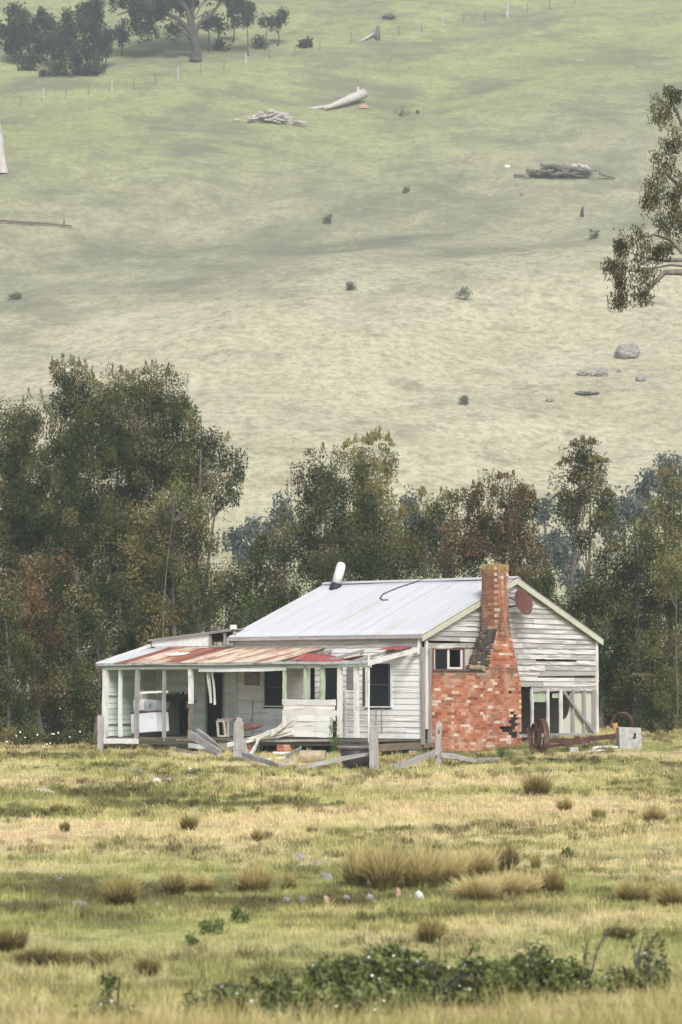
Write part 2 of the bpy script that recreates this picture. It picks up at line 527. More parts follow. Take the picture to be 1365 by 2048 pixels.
M['seed_grass'] = leaf('golden_stem', [(0, (0.20, 0.20, 0.07)), (0.5, (0.46, 0.40, 0.16)), (1, (0.72, 0.60, 0.33))])

def pasture(name, blades=False):
    n = N(name)
    p = n.mapv(n.pos, (1, 1, 0))
    big = n.noise(n.mapv(p, (0.55, 1.0, 1)), 0.16, 4, 0.55, 0.3)
    mid = n.noise(n.mapv(p, (0.5, 1.0, 1), (7, 3, 0)), 0.75, 5, 0.62)
    fine = n.noise(n.mapv(p, (0.7, 1, 1), (1, 9, 0)), 4.5, 4, 0.7)
    mix1 = n.math('ADD', n.math('MULTIPLY', big, 0.55), n.math('MULTIPLY', mid, 0.45))
    straw, tan, green, fresh, brown = (0.68, 0.58, 0.32), (0.70, 0.54, 0.32), (0.38, 0.385, 0.135), (0.26, 0.315, 0.10), (0.12, 0.105, 0.045)
    c = n.ramp(mix1, [(0.40, brown), (0.45, green), (0.49, (0.53, 0.48, 0.21)), (0.54, straw), (0.60, tan)])
    g = n.noise(n.mapv(p, (0.5, 1.1, 1), (31, 12, 0)), 0.22, 3, 0.5)
    # the flat low-lying strip towards the lane stays greener
    yy = n.sep(n.pos)[1]
    low = n.math('MULTIPLY', n.ramp(n.math('MULTIPLY', yy, 0.01), [(0.25, 0.2), (0.28, 1), (0.36, 1), (0.43, 0)]), 0.5)
    c = n.mix(n.math('MULTIPLY', n.ramp(g, [(0.42, 0), (0.56, 1)]), low), c, fresh)
    d = n.noise(n.mapv(p, (0.5, 1.2, 1), (5, 40, 0)), 0.6, 4, 0.65)
    lowd = n.ramp(n.math('MULTIPLY', yy, 0.01), [(0.24, 0.75), (0.34, 0.65), (0.5, 0.6)])
    c = n.mix(n.math('MULTIPLY', n.ramp(d, [(0.53, 0), (0.63, 0.8)]), lowd), c, brown)
    c = n.mix(n.ramp(fine, [(0.35, 0.55), (0.60, 0)]), c, (0.17, 0.15, 0.065))
    if blades:
        c = n.mix(1.0, c, n.ramp(n.attr('tint'), [(0, (0.34, 0.34, 0.27)), (0.15, (0.66, 0.68, 0.62)), (0.5, (1.0, 1.0, 0.97)), (1, (1.28, 1.22, 1.15))]), 'MULTIPLY')
    n.col(c)
    if not blades:
        n.bump(n.math('ADD', fine, n.noise(p, 20, 3)), 0.6, 0.05)
        n.done(0.95, 0, 0.1)
    else:
        n.done(0.7, 0, 0.2)
    return n.m
M['ground'] = pasture('pasture')
M['blades'] = pasture('pasture_blades', True)

def hill_mat(name, blades=False):
    n = N(name)
    p = n.mapv(n.pos, (1, 1, 0))
    s = n.sep(n.pos)
    big = n.noise(n.mapv(p, (0.7, 1, 1)), 0.035, 5, 0.6, 0.1)
    streak = n.noise(n.mapv(p, (0.8, 1, 1), (3, 8, 0)), 0.13, 7, 0.72, 0.1)
    fine = n.noise(n.mapv(p, (1.0, 1, 1)), 1.3, 6, 0.8)
    # straw on the lower spur, dull grey green across the middle bench, fresher green above
    lv = n.math('ADD', n.math('SUBTRACT', s[1], n.math('MULTIPLY', s[0], 0.42)), n.math('MULTIPLY', n.math('SUBTRACT', big, 0.5), 40))
    lv = n.math('MULTIPLY', lv, 0.001)
    straw = n.mix(n.ramp(streak, [(0.4, 0), (0.62, 1)]), (0.52, 0.485, 0.34), (0.435, 0.405, 0.27))
    dull = n.mix(n.ramp(streak, [(0.4, 0), (0.6, 1)]), (0.345, 0.345, 0.225), (0.25, 0.255, 0.17))
    green = n.mix(n.ramp(streak, [(0.40, 0), (0.6, 1)]), (0.32, 0.35, 0.15), (0.25, 0.27, 0.13))
    c = n.mix(n.ramp(lv, [(0.222, 0), (0.234, 1)]), straw, dull)
    c = n.mix(n.ramp(lv, [(0.252, 0), (0.285, 1)]), c, green)
    low = n.ramp(n.math('MULTIPLY', s[1], 0.001), [(0.150, 1), (0.185, 0)])
    c = n.mix(n.math('MULTIPLY', low, 0.5), c, (0.36, 0.38, 0.18))
    dk = n.noise(n.mapv(p, (0.7, 1, 1), (50, 20, 0)), 0.085, 8, 0.74, 0.15)
    dkm = n.math('MULTIPLY', n.ramp(dk, [(0.47, 0), (0.60, 0.75)]), n.ramp(lv, [(0.215, 0.25), (0.235, 1)]))
    c = n.mix(dkm, c, (0.13, 0.14, 0.10))
    d2 = n.noise(n.mapv(p, (0.8, 1, 1), (90, 40, 0)), 0.42, 7, 0.74, 0.1)
    c = n.mix(n.ramp(d2, [(0.52, 0), (0.64, 0.6)]), c, (0.19, 0.185, 0.125))
    c = n.mix(n.ramp(fine, [(0.40, 0.55), (0.56, 0)]), c, (0.17, 0.16, 0.10))
    f2 = n.noise(n.mapv(p, (0.9, 1, 1), (9, 77, 0)), 0.8, 8, 0.8)
    c = n.mix(n.ramp(f2, [(0.55, 0), (0.68, 0.25)]), c, (0.62, 0.58, 0.40))
    c = n.mix(n.ramp(f2, [(0.34, 0.35), (0.45, 0)]), c, (0.12, 0.125, 0.08))
    if blades:
        c = n.mix(1.0, c, n.ramp(n.attr('tint'), [(0, (0.75, 0.76, 0.75)), (1, (1.05, 1.03, 1.0))]), 'MULTIPLY')
    n.col(c)
    if not blades: n.bump(fine, 0.8, 0.3)
    return n.done(0.95, 0, 0.1)
M['hill'] = hill_mat('hillside_grass')
M['hill_blades'] = hill_mat('hillside_tufts', True)

# ---------------------------------------------------------------- ground and hill
def axis(parts):
    out = []
    for a, b, st in parts:
        out += list(np.arange(a, b, st))
    return np.array(out + [parts[-1][1]])

def sheet(name, xs, ys, mat, label):
    X, Y = np.meshgrid(xs, ys)
    Z = G(X, Y)
    V = np.stack([X, Y, Z], -1).reshape(-1, 3)
    nx, ny = len(xs), len(ys)
    i = np.arange(nx * ny).reshape(ny, nx)
    Fq = np.stack([i[:-1, :-1], i[:-1, 1:], i[1:, 1:], i[1:, :-1]], -1).reshape(-1, 4)
    o = npmesh(name, V, Fq, mat, smooth=True)
    return tag(o, label, None, None, 'structure')

sheet('ground', axis([(-620, -60, 40), (-60, -16, 2), (-16, 16, 0.3), (16, 60, 2), (60, 620, 40)]),
      axis([(-120, 0, 12), (0, 16, 2), (16, 92, 0.3), (92, 130, 1.9)]), M['ground'], 'rough grazed paddock of straw and green grass')
sheet('hill', axis([(-620, -120, 25), (-120, -60, 5), (-60, 60, 1.0), (60, 120, 5), (120, 620, 25)]),
      axis([(130, 380, 1.25), (380, 520, 7), (520, 900, 38)]), M['hill'], 'long grassy hillside rising behind the trees')

# ---------------------------------------------------------------- farmhouse
TH = R(38)
HC = Vector((2.327, 75.0, 0.0))
house = empty('farmhouse', HC, R(90) - TH, label='derelict white weatherboard farmhouse with rusty verandah and brick chimney', cat='house')
# house frame: x runs along the gable wall, y along the front, z up; the front wall is x = 0, the gable wall y = 0
FL = 0.44

def W(v, u, z):
    c, s = math.cos(R(90) - TH), math.sin(R(90) - TH)
    return Vector((HC.x + v * c - u * s, HC.y + v * s + u * c, z))

def boards(mb, plane, s0, s1, z0, z1, opens=(), pitch=0.16, top=None, ragged=0.0, seed=1, jit=0.004, gaps=(), maxlen=3.5):
    """lapped boards; plane 'front': lies on x = 0 facing -x, s = y; 'gable': lies on y = 0 facing -y, s = x"""
    r = random.Random(seed)
    z = z0
    row = 0
    while z < z1 - 0.02:
        zt = min(z + pitch, z1)
        zm = (z + zt) / 2
        def span(zz):
            if top is None: return s0, s1
            a, b = top(zz)
            return max(a, s0), min(b, s1)
        a, b = span(zm)
        iv = [(a, b)]
        for o0, o1, p0, p1 in opens:
            if p0 < zm < p1:
                nv = []
                for x, y in iv:
                    if o1 <= x or o0 >= y: nv.append((x, y))
                    else:
                        if o0 > x: nv.append((x, o0))
                        if o1 < y: nv.append((o1, y))
                iv = nv
        for x, y in iv:
            x0 = x
            while x0 < y - 1e-3:
                x1 = min(y, x0 + r.uniform(maxlen * 0.5, maxlen))
                if y - x1 < 0.5: x1 = y
                mb.tint = r.random()
                dz = r.uniform(-jit, jit)
                sag = r.uniform(-ragged, ragged)
                gapz = 0
                for g0, g1, gz0, gz1 in gaps:
                    if gz0 < zm < gz1 and g0 < (x0 + x1) / 2 < g1: gapz = 0.075
                segs = max(1, int((x1 - x0) / 0.7))
                for k in range(segs):
                    p, q = x0 + (x1 - x0) * k / segs, x0 + (x1 - x0) * (k + 1) / segs
                    pt, qt = p, q
                    if top is not None:
                        ta, tb = span(zt)
                        ba, bb = span(z)
                        if k == 0 and abs(x0 - a) < 1e-6: pt, p = ta, ba
                        if k == segs - 1 and abs(x1 - b) < 1e-6: qt, q = tb, bb
                    e1 = r.uniform(-ragged, ragged) * 0.5
                    e2 = r.uniform(-ragged, ragged) * 0.5
                    lo, hi = (0.026 if plane == 'front' else 0.036) + abs(sag) * 0.3, 0.005
                    zb0, zb1 = z + dz + e1, z + dz + e2 + sag
                    zt_ = zt + 0.012 - gapz
                    if plane == 'front':
                        pts = [(-lo, p, zb0), (0.0, p, zb0), (0.0, q, zb1), (-lo, q, zb1), (-hi, pt, zt_), (0.0, pt, zt_), (0.0, qt, zt_), (-hi, qt, zt_)]
                        pts = [pts[i] for i in (0, 1, 2, 3, 4, 5, 6, 7)]
                    else:
                        pts = [(p, -lo, zb0), (q, -lo, zb1), (q, 0.0, zb1), (p, 0.0, zb0), (pt, -hi, zt_), (qt, -hi, zt_), (qt, 0.0, zt_), (pt, 0.0, zt_)]
                    mb.hexa(pts)
                x0 = x1 + 0.002
        z += pitch
        row += 1

EAVE, RIDGE, GW = 3.43, 5.13, 9.16
def gable_top(zz):
    if zz <= EAVE: return 0.0, GW
    k = (zz - EAVE) / (RIDGE - EAVE)
    return k * GW / 2, GW - k * GW / 2

# front wall of the main block
OP_FRONT = [(1.12, 2.02, 1.34, 2.62), (2.98, 3.64, 0.3, 2.60), (3.92, 4.10, 1.45, 2.66), (5.03, 5.88, 1.34, 2.46)]
mb = MB(); boards(mb, 'front', 0.02, 6.9, FL, 3.06, OP_FRONT, 0.165, seed=3, jit=0.002)
mb.build('wall', M['board_white'], house)['label'] = 'white lapped board front wall under the verandah'
mb = MB(); boards(mb, 'front', 0.02, 7.0, 3.06, 3.42, (), 0.12, seed=5, ragged=0.02, jit=0.01, maxlen=2.4)
mb.build('wall', M['board_upper'], house)['label'] = 'peeling grey board strip above the verandah roof'
OP_LEFT = [(7.47, 8.12, 0.3, 2.52), *[(8.84 + 0.1 * k, 8.94 + 0.1 * k, 0.3, (1.3, 1.62, 1.75, 1.62, 1.78, 1.6, 1.62, 1.45, 1.28)[k]) for k in range(9)]]
mb = MB(); boards(mb, 'front', 6.92, 10.25, FL, 3.16, OP_LEFT, 0.165, seed=8, jit=0.002)
mb.build('wall', M['board_mintf'], house)['label'] = 'pale green board wall at the left end'
# clerestory strip of the low left room
def zl(u): return 3.62 - (u - 7.0) * 0.085
mb = MB()
mb.hexa([(-0.03, 8.02, 3.16), (0, 8.02, 3.16), (0, 10.36, 3.16), (-0.03, 10.36, 3.16), (-0.03, 8.02, zl(8.02)), (0, 8.02, zl(8.02)), (0, 10.36, zl(10.36)), (-0.03, 10.36, zl(10.36))])
mb.build('fibro_panel', M['white_paint'], house)
mb = MB()
for u in (7.02, 7.40, 7.99):
    mb.box(-0.05, 0.03, u - 0.03, u + 0.03, 3.16, zl(u) - 0.03)
mb.box(-0.045, 0.03, 7.0, 8.0, 3.12, 3.17)
mb.build('clerestory_frame', M['timber'], house)
# low skillion roof over the left room
def corrug(mb, P, u0, u1, v0, v1, zf, pitch=0.1, amp=0.012, nv=6, warp=None):
    """corrugated sheet, ribs running along x (v); zf(v,u) is the height"""
    nu = max(2, int((u1 - u0) / pitch * 6))
    b = len(mb.v)
    for j in range(nv + 1):
        v = v0 + (v1 - v0) * j / nv
        for i in range(nu + 1):
            u = u0 + (u1 - u0) * i / nu
            z = zf(v, u) + amp * math.sin(2 * math.pi * u / pitch)
            if warp: z += warp(v, u)
            mb.v.append((v, u, z))
    for j in range(nv):
        for i in range(nu):
            k = b + j * (nu + 1) + i
            mb.f.append((k, k + 1, k + nu + 2, k + nu + 1)); mb.t.append(mb.tint)

def solid(o, th=0.004):
    m = o.modifiers.new('s', 'SOLIDIFY')
    m.thickness = th
    return o

mb = MB(); corrug(mb, None, 7.0, 10.48, -0.12, 8.6, lambda v, u: zl(u) + 0.035)
solid(mb.build('left_room_roof', M['roof'], house, True))
mb = MB(); mb.hexa([(-0.11, 7.1, zl(7.1) - 0.015), (-0.075, 7.1, zl(7.1) - 0.015), (-0.075, 10.44, zl(10.44) - 0.01), (-0.11, 10.44, zl(10.44) - 0.01), (-0.11, 7.1, zl(7.1) + 0.01), (-0.075, 7.1, zl(7.1) + 0.01), (-0.075, 10.44, zl(10.44) + 0.01), (-0.11, 10.44, zl(10.44) + 0.01)])
mb.build('fascia', M['fascia'], house)
# main roof, two slopes of corrugated iron
SL = (RIDGE - EAVE) / (GW / 2)
def zfront(v, u): return EAVE + 0.05 + SL * v + 0.012 * math.sin(u * 1.3) * math.sin(v * 1.1)
def zback(v, u): return EAVE + 0.05 + SL * (GW - v)
mb = MB(); corrug(mb, None, -0.17, 7.17, -0.20, GW / 2, zfront, nv=10)
rf = solid(mb.build('roof', M['roof'], house, True)); rf['label'] = 'pale corrugated iron front slope of the main roof'
mb = MB(); corrug(mb, None, -0.17, 7.17, GW / 2, GW + 0.22, zback, nv=6)
solid(mb.build('roof', M['roof'], house, True))
mb = MB()
zr = RIDGE + 0.085
mb.hexa([(GW / 2 - 0.17, -0.18, zr - 0.065), (GW / 2, -0.18, zr - 0.01), (GW / 2, 7.18, zr - 0.01), (GW / 2 - 0.17, 7.18, zr - 0.065), (GW / 2 - 0.17, -0.18, zr - 0.05), (GW / 2, -0.18, zr + 0.012), (GW / 2, 7.18, zr + 0.012), (GW / 2 - 0.17, 7.18, zr - 0.05)])
mb.hexa([(GW / 2, -0.18, zr - 0.01), (GW / 2 + 0.17, -0.18, zr - 0.065), (GW / 2 + 0.17, 7.18, zr - 0.065), (GW / 2, 7.18, zr - 0.01), (GW / 2, -0.18, zr + 0.012), (GW / 2 + 0.17, -0.18, zr - 0.05), (GW / 2 + 0.17, 7.18, zr - 0.05), (GW / 2, 7.18, zr + 0.012)])
mb.build('ridge_cap', M['roof'], house)
# barge boards on both gable ends
for uu in (-0.165, 7.13):
    for side in (0, 1):
        mb = MB()
        def P(v, dz):
            vv = v if side == 0 else GW - v
            return vv, EAVE + 0.03 + SL * v + dz
        a0, a1 = P(-0.2, -0.17), P(-0.2, 0.0)
        b0, b1 = P(GW / 2 - 0.002, -0.17), P(GW / 2 - 0.002, 0.0)
        y0, y1 = uu, uu + 0.03
        mb.hexa([(a0[0], y0, a0[1]), (b0[0], y0, b0[1]), (b0[0], y1, b0[1]), (a0[0], y1, a0[1]), (a1[0], y0, a1[1]), (b1[0], y0, b1[1]), (b1[0], y1, b1[1]), (a1[0], y1, a1[1])])
        mb.build('barge_board', M['barge'], house)
mb = MB()   # soffit strip between barge and wall, front eave fascia
mb.box(-0.19, -0.165, -0.13, 7.12, 3.30, 3.40)
mb.box(-0.16, -0.028, -0.13, 7.10, 3.34, 3.355)
mb.build('fascia', M['fascia'], house)
mb = MB(); mb.box(GW + 0.16, GW + 0.19, -0.13, 7.12, 3.30, 3.40); mb.build('fascia', M['fascia'], house)

# gable wall: sound boards above, ragged ones to the right of the chimney, frame laid bare at the foot
GAPS = [(5.2, 7.9, 2.66, 2.80), (6.2, 9.0, 2.02, 2.18)]
mb = MB()
boards(mb, 'gable', 0.06, GW - 0.02, 3.24, RIDGE, [(4.2, GW, 0, 3.40)], 0.15, gable_top, 0.006, seed=21, jit=0.005, maxlen=3.0)
mb.build('gable_wall', M['board_gable'], house)
mb = MB()
boards(mb, 'gable', 2.9, GW - 0.04, 1.93, 3.38, [(2.9, 4.83, 1.9, 1.95)], 0.165, None, 0.02, seed=23, jit=0.012, gaps=GAPS, maxlen=3.4)
boards(mb, 'gable', 5.52, GW - 0.04, 1.78, 1.93, (), 0.15, None, 0.015, seed=24)
boards(mb, 'gable', 2.9, 4.86, FL, 1.93, (), 0.165, None, 0.01, seed=25)
mb.build('gable_wall', M['board_gable'], house)['label'] = 'ragged weatherboards with gaps right of the chimney'
mb = MB()
mb.tint = 0.7
mb.beam((0.06, -0.05, 3.10), (1.4, -0.05, 3.10), 0.05, 0.15, 5, 0.008)
mb.beam((1.35, -0.055, 3.11), (2.75, -0.05, 3.13), 0.05, 0.13, 5, 0.01)
mb.build('window_hood', M['board_gable'], house)
mb = MB(); mb.box(0.0, GW, -0.045, -0.03, 3.385, 3.41); mb.build('flashing', M['gutter'], house)
mb = MB(); mb.box(2.05, 2.75, -0.03, 0, 2.30, 3.05); mb.build('lining_or_daylight_sheet', M['lining'], house)['label'] = 'cream lining sheet beside the gable window'
mb = MB()
for x0, x1, m_ in ((-0.10, 0.03, 0), (0.22, 0.36, 0)):
    mb.beam(((x0 + x1) / 2, -0.035, 0.28), ((x0 + x1) / 2, -0.035, 3.05), x1 - x0, 0.07, 9, 0.006)
mb.build('corner_post', M['post_grey'], house)
mb = MB(); mb.beam((0.115, -0.045, 0.72), (0.115, -0.045, 3.24), 0.11, 0.05, 8, 0.004); mb.build('corner_board', M['post_white'], house)
mb = MB(); mb.beam((-0.06, 0.08, 2.85), (-0.06, 0.08, 3.38), 0.10, 0.07, 3, 0.006); mb.build('corner_board', M['post_white'], house)
mb = MB(); mb.beam((GW + 0.0, -0.03, 0.35), (GW + 0.0, -0.03, 3.38), 0.10, 0.06, 9, 0.006); mb.build('corner_board', M['post_white'], house)
# bare frame at the foot of the gable
for x, wd, mt in ((5.53, 0.075, 'post_white'), (6.40, 0.075, 'post_white'), (7.12, 0.11, 'post_white'), (7.78, 0.11, 'post_grey'), (8.42, 0.11, 'post_grey'), (8.98, 0.10, 'post_grey')):
    mb = MB(); mb.beam((x, -0.02, 0.38), (x, -0.02, 1.84), wd, 0.07, 6, 0.006); mb.build('stud', M[mt], house)
mb = MB(); mb.beam((7.24, -0.085, 1.74), (8.92, -0.085, 0.50), 0.06, 0.10, 6, 0.006); mb.build('brace', M['post_grey'], house)
mb = MB(); mb.box(5.57, 6.36, 0.03, 0.05, 1.46, 1.80); mb.build('lining_or_daylight_sheet', M['post_green'], house)  # pale green sheet stands in for daylight seen through the house
mb = MB(); mb.box(6.75, 7.06, 0.03, 0.05, 1.58, 1.72); mb.build('lining_or_daylight_sheet', M['post_green'], house)
mb = MB()
pts = [(7.72, 1.80), (7.70, 1.4), (7.66, 1.15), (7.52, 0.98), (7.30, 0.90), (7.16, 0.85), (7.16, 0.42), (8.96, 0.42), (8.96, 1.80)]
mb.quad([(x, 0.03, z) for x, z in pts]); mb.quad([(x, 0.042, z) for x, z in pts][::-1])
for i in range(len(pts)):
    a, b = pts[i], pts[(i + 1) % len(pts)]
    mb.quad([(a[0], 0.03, a[1]), (a[0], 0.042, a[1]), (b[0], 0.042, b[1]), (b[0], 0.03, b[1])])
mb.build('lining_or_daylight_sheet', M['lining'], house)['label'] = 'torn cream lining sheet behind the bare studs'
mb = MB(); mb.beam((4.85, -0.02, 0.46), (9.1, -0.02, 0.44), 0.09, 0.10, 8, 0.006); mb.build('bottom_plate', M['timber_x'], house)
# back, far end and inner walls, floor and stumps
mb = MB(); mb.box(GW - 0.03, GW, 0.05, 6.98, 0.3, 3.38); mb.build('wall', M['board_white'], house)
mb = MB(); mb.box(0.05, GW - 0.05, 6.95, 6.98, 0.44, 3.38)
mb.quad([(0.05, 6.99, 3.38), (GW - 0.05, 6.99, 3.38), (GW / 2, 6.99, 5.05)])
mb.build('end_wall', M['board_white'], house)
mb = MB(); mb.box(8.5, 8.53, 7.0, 10.25, 0.3, 3.2); mb.box(0.05, 8.5, 10.22, 10.25, 0.3, 3.2); mb.build('wall', M['board_mintf'], house)
mb = MB(); mb.box(4.2, 4.24, 0.05, 6.9, 0.46, 3.4); mb.box(0.05, 4.2, 4.45, 4.5, 0.46, 3.4); mb.box(4.3, 9.0, 3.0, 3.05, 0.46, 3.4); mb.box(1.0, 1.04, 7.02, 10.1, 0.46, 3.2); mb.build('wall_and_dark_panel', M['room_shade'], house)  # partitions in painted shade; the last panel is added to darken the left openings
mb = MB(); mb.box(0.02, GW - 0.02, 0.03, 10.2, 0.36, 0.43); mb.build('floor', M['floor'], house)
# verandah ------------------------------------------------------
VX = -2.3
mb = MB()
r_ = random.Random(2)
for u0 in np.arange(0.1, 10.2, 0.16):
    if 2.5 < u0 < 3.1: continue
    mb.box(VX - 0.05 + r_.uniform(-0.05, 0.03), -0.03, u0, u0 + 0.15, 0.385, 0.42)
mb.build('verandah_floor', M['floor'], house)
mb = MB()
mb.beam((VX, 0.1, 0.32), (VX, 5.9, 0.31), 0.10, 0.11, 10, 0.01)
mb.beam((VX, 5.9, 0.30), (VX, 10.2, 0.28), 0.10, 0.11, 10, 0.01)
mb.build('verandah_bearer', M['dark_timber'], house)
mb = MB(); mb.beam((VX - 0.09, 8.75, 0.30), (VX - 0.09, 10.22, 0.29), 0.03, 0.15, 6, 0.006); mb.build('edge_board', M['white_paint'], house)
mb = MB(); mb.beam((VX - 0.12, 5.7, 0.17), (VX - 0.10, 6.75, 0.20), 0.04, 0.14, 6, 0.012); mb.build('edge_board', M['white_paint'], house)
mb = MB(); mb.beam((VX - 0.10, 4.9, 0.17), (VX - 0.12, 6.0, 0.14), 0.06, 0.20, 6, 0.012); mb.build('edge_board', M['timber'], house)
mb = MB(); mb.beam((VX - 0.1, 0.12, 0.20), (0.0, 0.08, 0.25), 0.18, 0.19, 8, 0.01); mb.beam((0.0, 0.02, 0.24), (0.6, -0.12, 0.26), 0.16, 0.14, 3, 0.01)
mb.build('bearer', M['brown_timber'], house)['label'] = 'thick brown bearer at the open right end'
for u, a, b in ((0.9, 0.02, 0.3), (3.2, 0.0, 0.3), (4.6, 0.0, 0.28)):
    mb = MB()
    for k in range(4):
        for j in range(2):
            mb.tint = random.random()
            mb.box(VX + 0.05 - 0.12, VX + 0.05 + 0.12, u - 0.24 + j * 0.24, u - 0.01 + j * 0.24, -0.06 + k * 0.086, 0.018 + k * 0.086)
    mb.build('brick_pier', M['brick'], house)
# posts
for u, wd, mt, z0, z1, ln in ((10.17, 0.15, 'post_white', 0.30, 2.44, 0.02), (8.86, 0.12, 'post_grey', 0.20, 2.46, 0.05), (7.80, 0.085, 'post_grey', 0.28, 2.46, 0.0),
                              (6.77, 0.12, 'post_white', 1.42, 2.46, -0.02), (3.19, 0.09, 'post_green', 1.42, 2.5, 0), (2.42, 0.10, 'post_green', 1.30, 2.5, 0), (1.80, 0.10, 'post_green', 1.30, 2.5, 0.02),
                              (1.20, 0.12, 'post_white', 0.50, 2.5, 0.01), (0.61, 0.12, 'post_white', 0.50, 2.5, -0.01)):
    mb = MB(); mb.beam((VX, u + ln, z0), (VX, u, z1), wd, wd * 0.9, 8, 0.005); mb.build('verandah_post', M[mt], house)
mb = MB(); mb.beam((VX, 6.80, 0.36), (VX, 6.74, 1.42), 0.11, 0.08, 6, 0.01); mb.build('verandah_post', M['brown_timber'], house)['label'] = 'splintered brown stump of a verandah post'
mb = MB(); mb.beam((VX + 0.1, 9.65, 0.40), (VX + 0.1, 9.66, 2.44), 0.10, 0.08, 6, 0.004); mb.build('stud', M['board_mintf'], house)
for u in (6.14, 5.98):
    mb = MB(); mb.beam((VX + 0.3, u + 0.1, 1.45 + (u < 6.1) * -0.05), (VX + 0.05, u, 2.46), 0.06 if u < 6.1 else 0.11, 0.02, 5, 0.01, taper=1.3); mb.build('hanging_batten', M['post_white'], house)
mb = MB(); mb.tube([(VX, 0.17, 0.15), (VX, 0.18, 1.3), (VX, 0.17, 2.0), (VX, 0.17, 2.85)], 0.028, 8); mb.build('downpipe', M['post_white'], house)
# plates and gutter
mb = MB(); mb.beam((VX, 0.1, 2.50), (VX, 10.25, 2.47), 0.07, 0.08, 14, 0.004); mb.build('verandah_plate', M['board_mintf'], house)
mb = MB(); mb.beam((VX - 0.06, 3.1, 2.44), (VX - 0.07, 6.4, 2.41), 0.02, 0.10, 8, 0.012); mb.build('peeling_board', M['white_paint'], house)
mb = MB()
prof = [(-0.05, 0.05), (-0.055, -0.02), (-0.02, -0.045), (0.03, -0.045), (0.045, 0.02), (0.03, 0.02), (0.02, -0.035), (-0.02, -0.035), (-0.045, -0.015), (-0.04, 0.05)]
b = 0
K = 20
for i in range(K + 1):
    u = 0.08 + 10.25 * i / K
    zz = 2.585 - 0.02 * math.sin(i * 0.7) * 0.5 + 0.006 * random.uniform(-1, 1)
    for x, z in prof: mb.v.append((VX - 0.14 + x, u, zz + z))
for i in range(K):
    for k in range(len(prof)):
        q = (k + 1) % len(prof)
        L_ = len(prof)
        mb.f.append((i * L_ + k, i * L_ + q, (i + 1) * L_ + q, (i + 1) * L_ + k)); mb.t.append(0.5)
mb.build('gutter', M['gutter'], house)
# verandah roof: one mesh per sheet
def zv(v, u):
    f = (v - (VX - 0.14)) / (-(VX - 0.14))
    return 2.62 + f * (0.42 + 0.008 * (u - 0.2))
sheets = [(9.62, 10.42, 'roof', 0), (9.10, 9.66, 'roof_rust', 1), (8.45, 9.14, 'roof_cream', 2), (7.70, 8.48, 'roof_half', 3), (7.02, 7.74, 'roof_rust', 4), (6.30, 7.06, 'roof_cream', 5),
          (5.60, 6.34, 'roof_half', 6), (4.90, 5.64, 'roof_cream', 7), (4.20, 4.94, 'roof_cream', 8), (3.50, 4.24, 'roof_cream', 9)]
for a, b, mt, k in sheets:
    mb = MB()
    wp = lambda v, u, k=k: 0.008 * (k % 3) + 0.010 * math.sin(v * 2 + k)
    corrug(mb, None, a, b, VX - 0.2 - 0.02 * (k % 2), -0.03, zv, warp=wp)
    solid(mb.build('verandah_roof_sheet', M[mt], house, True))
mb = MB()   # round pale patch of newer iron
for i in range(24):
    an = i / 24 * 6.283
    mb.v.append((-1.15 + 0.27 * math.cos(an), 8.28 + 0.40 * math.sin(an) + 0.04 * math.sin(3 * an), zv(-1.15 + 0.27 * math.cos(an), 8.28) + 0.035))
mb.f.append(tuple(range(24))); mb.t.append(0.5)
solid(mb.build('roof_patch', M['white_paint'], house))
mb = MB()   # curled dark red sheets towards the open end
wp = lambda v, u: 0.05 * math.sin((v + 2.3) * 2.4 + u) * (1 if v > -2.2 else 0.3) + 0.05 * math.sin(u * 2.2) * (v + 2.5) - 0.01
corrug(mb, None, 1.15, 3.5, VX - 0.18, -1.05, lambda v, u: zv(v, u) + 0.05 * math.sin(u * 3.1), warp=wp, nv=8)
o = solid(mb.build('verandah_roof_sheet', M['roof_red'], house, True)); o['label'] = 'buckled dark red roof sheet'
mb = MB(); corrug(mb, None, 0.35, 1.2, -0.55, -0.02, lambda v, u: zv(v, u) + 0.03); solid(mb.build('verandah_roof_sheet', M['roof_red'], house, True))
for u in (1.0, 2.1, 3.3, 4.6, 5.9, 7.2, 8.5, 9.7):
    mb = MB(); mb.beam((VX - 0.02, u, zv(VX, u) - 0.075), (-0.02, u, zv(0, u) - 0.085), 0.05, 0.08, 5, 0.004); mb.build('rafter', M['post_grey'], house)
mb = MB(); mb.beam((VX - 0.16, 0.10, 2.56), (-0.02, 0.14, 2.98), 0.06, 0.13, 8, 0.006); mb.build('rafter', M['post_white'], house)['label'] = 'white end rafter of the verandah'
mb = MB(); mb.beam((VX - 0.16, 10.40, 2.60), (-0.02, 10.42, 3.20), 0.05, 0.10, 8, 0.006); mb.build('rafter', M['post_white'], house)
mb = MB(); mb.box(-1.6, -1.55, 0.2, 3.4, 2.66, 2.71); mb.build('batten', M['post_grey'], house)
# left end wall of the verandah (boards face the camera)
mb = MB()
r2 = random.Random(6)
z = FL
while z < 2.75:
    mb.tint = r2.random()
    x1 = -0.03 if z < 2.5 else -0.03
    mb.hexa([(VX + 0.06, 10.20 - 0.022, z), (x1, 10.20 - 0.022, z), (x1, 10.22, z), (VX + 0.06, 10.22, z), (VX + 0.06, 10.20 - 0.004, z + 0.17), (x1, 10.20 - 0.004, z + 0.17), (x1, 10.22, z + 0.17), (VX + 0.06, 10.22, z + 0.17)])
    z += 0.165
mb.build('end_wall', M['board_mint'], house)
mb = MB(); mb.box(VX + 0.05, -0.9, 10.13, 10.17, 1.66, 1.74); mb.build('rail', M['board_mint'], house)
mb = MB(); mb.box(VX + 0.05, -0.9, 10.12, 10.16, 0.80, 0.87); mb.build('rail', M['board_mint'], house)
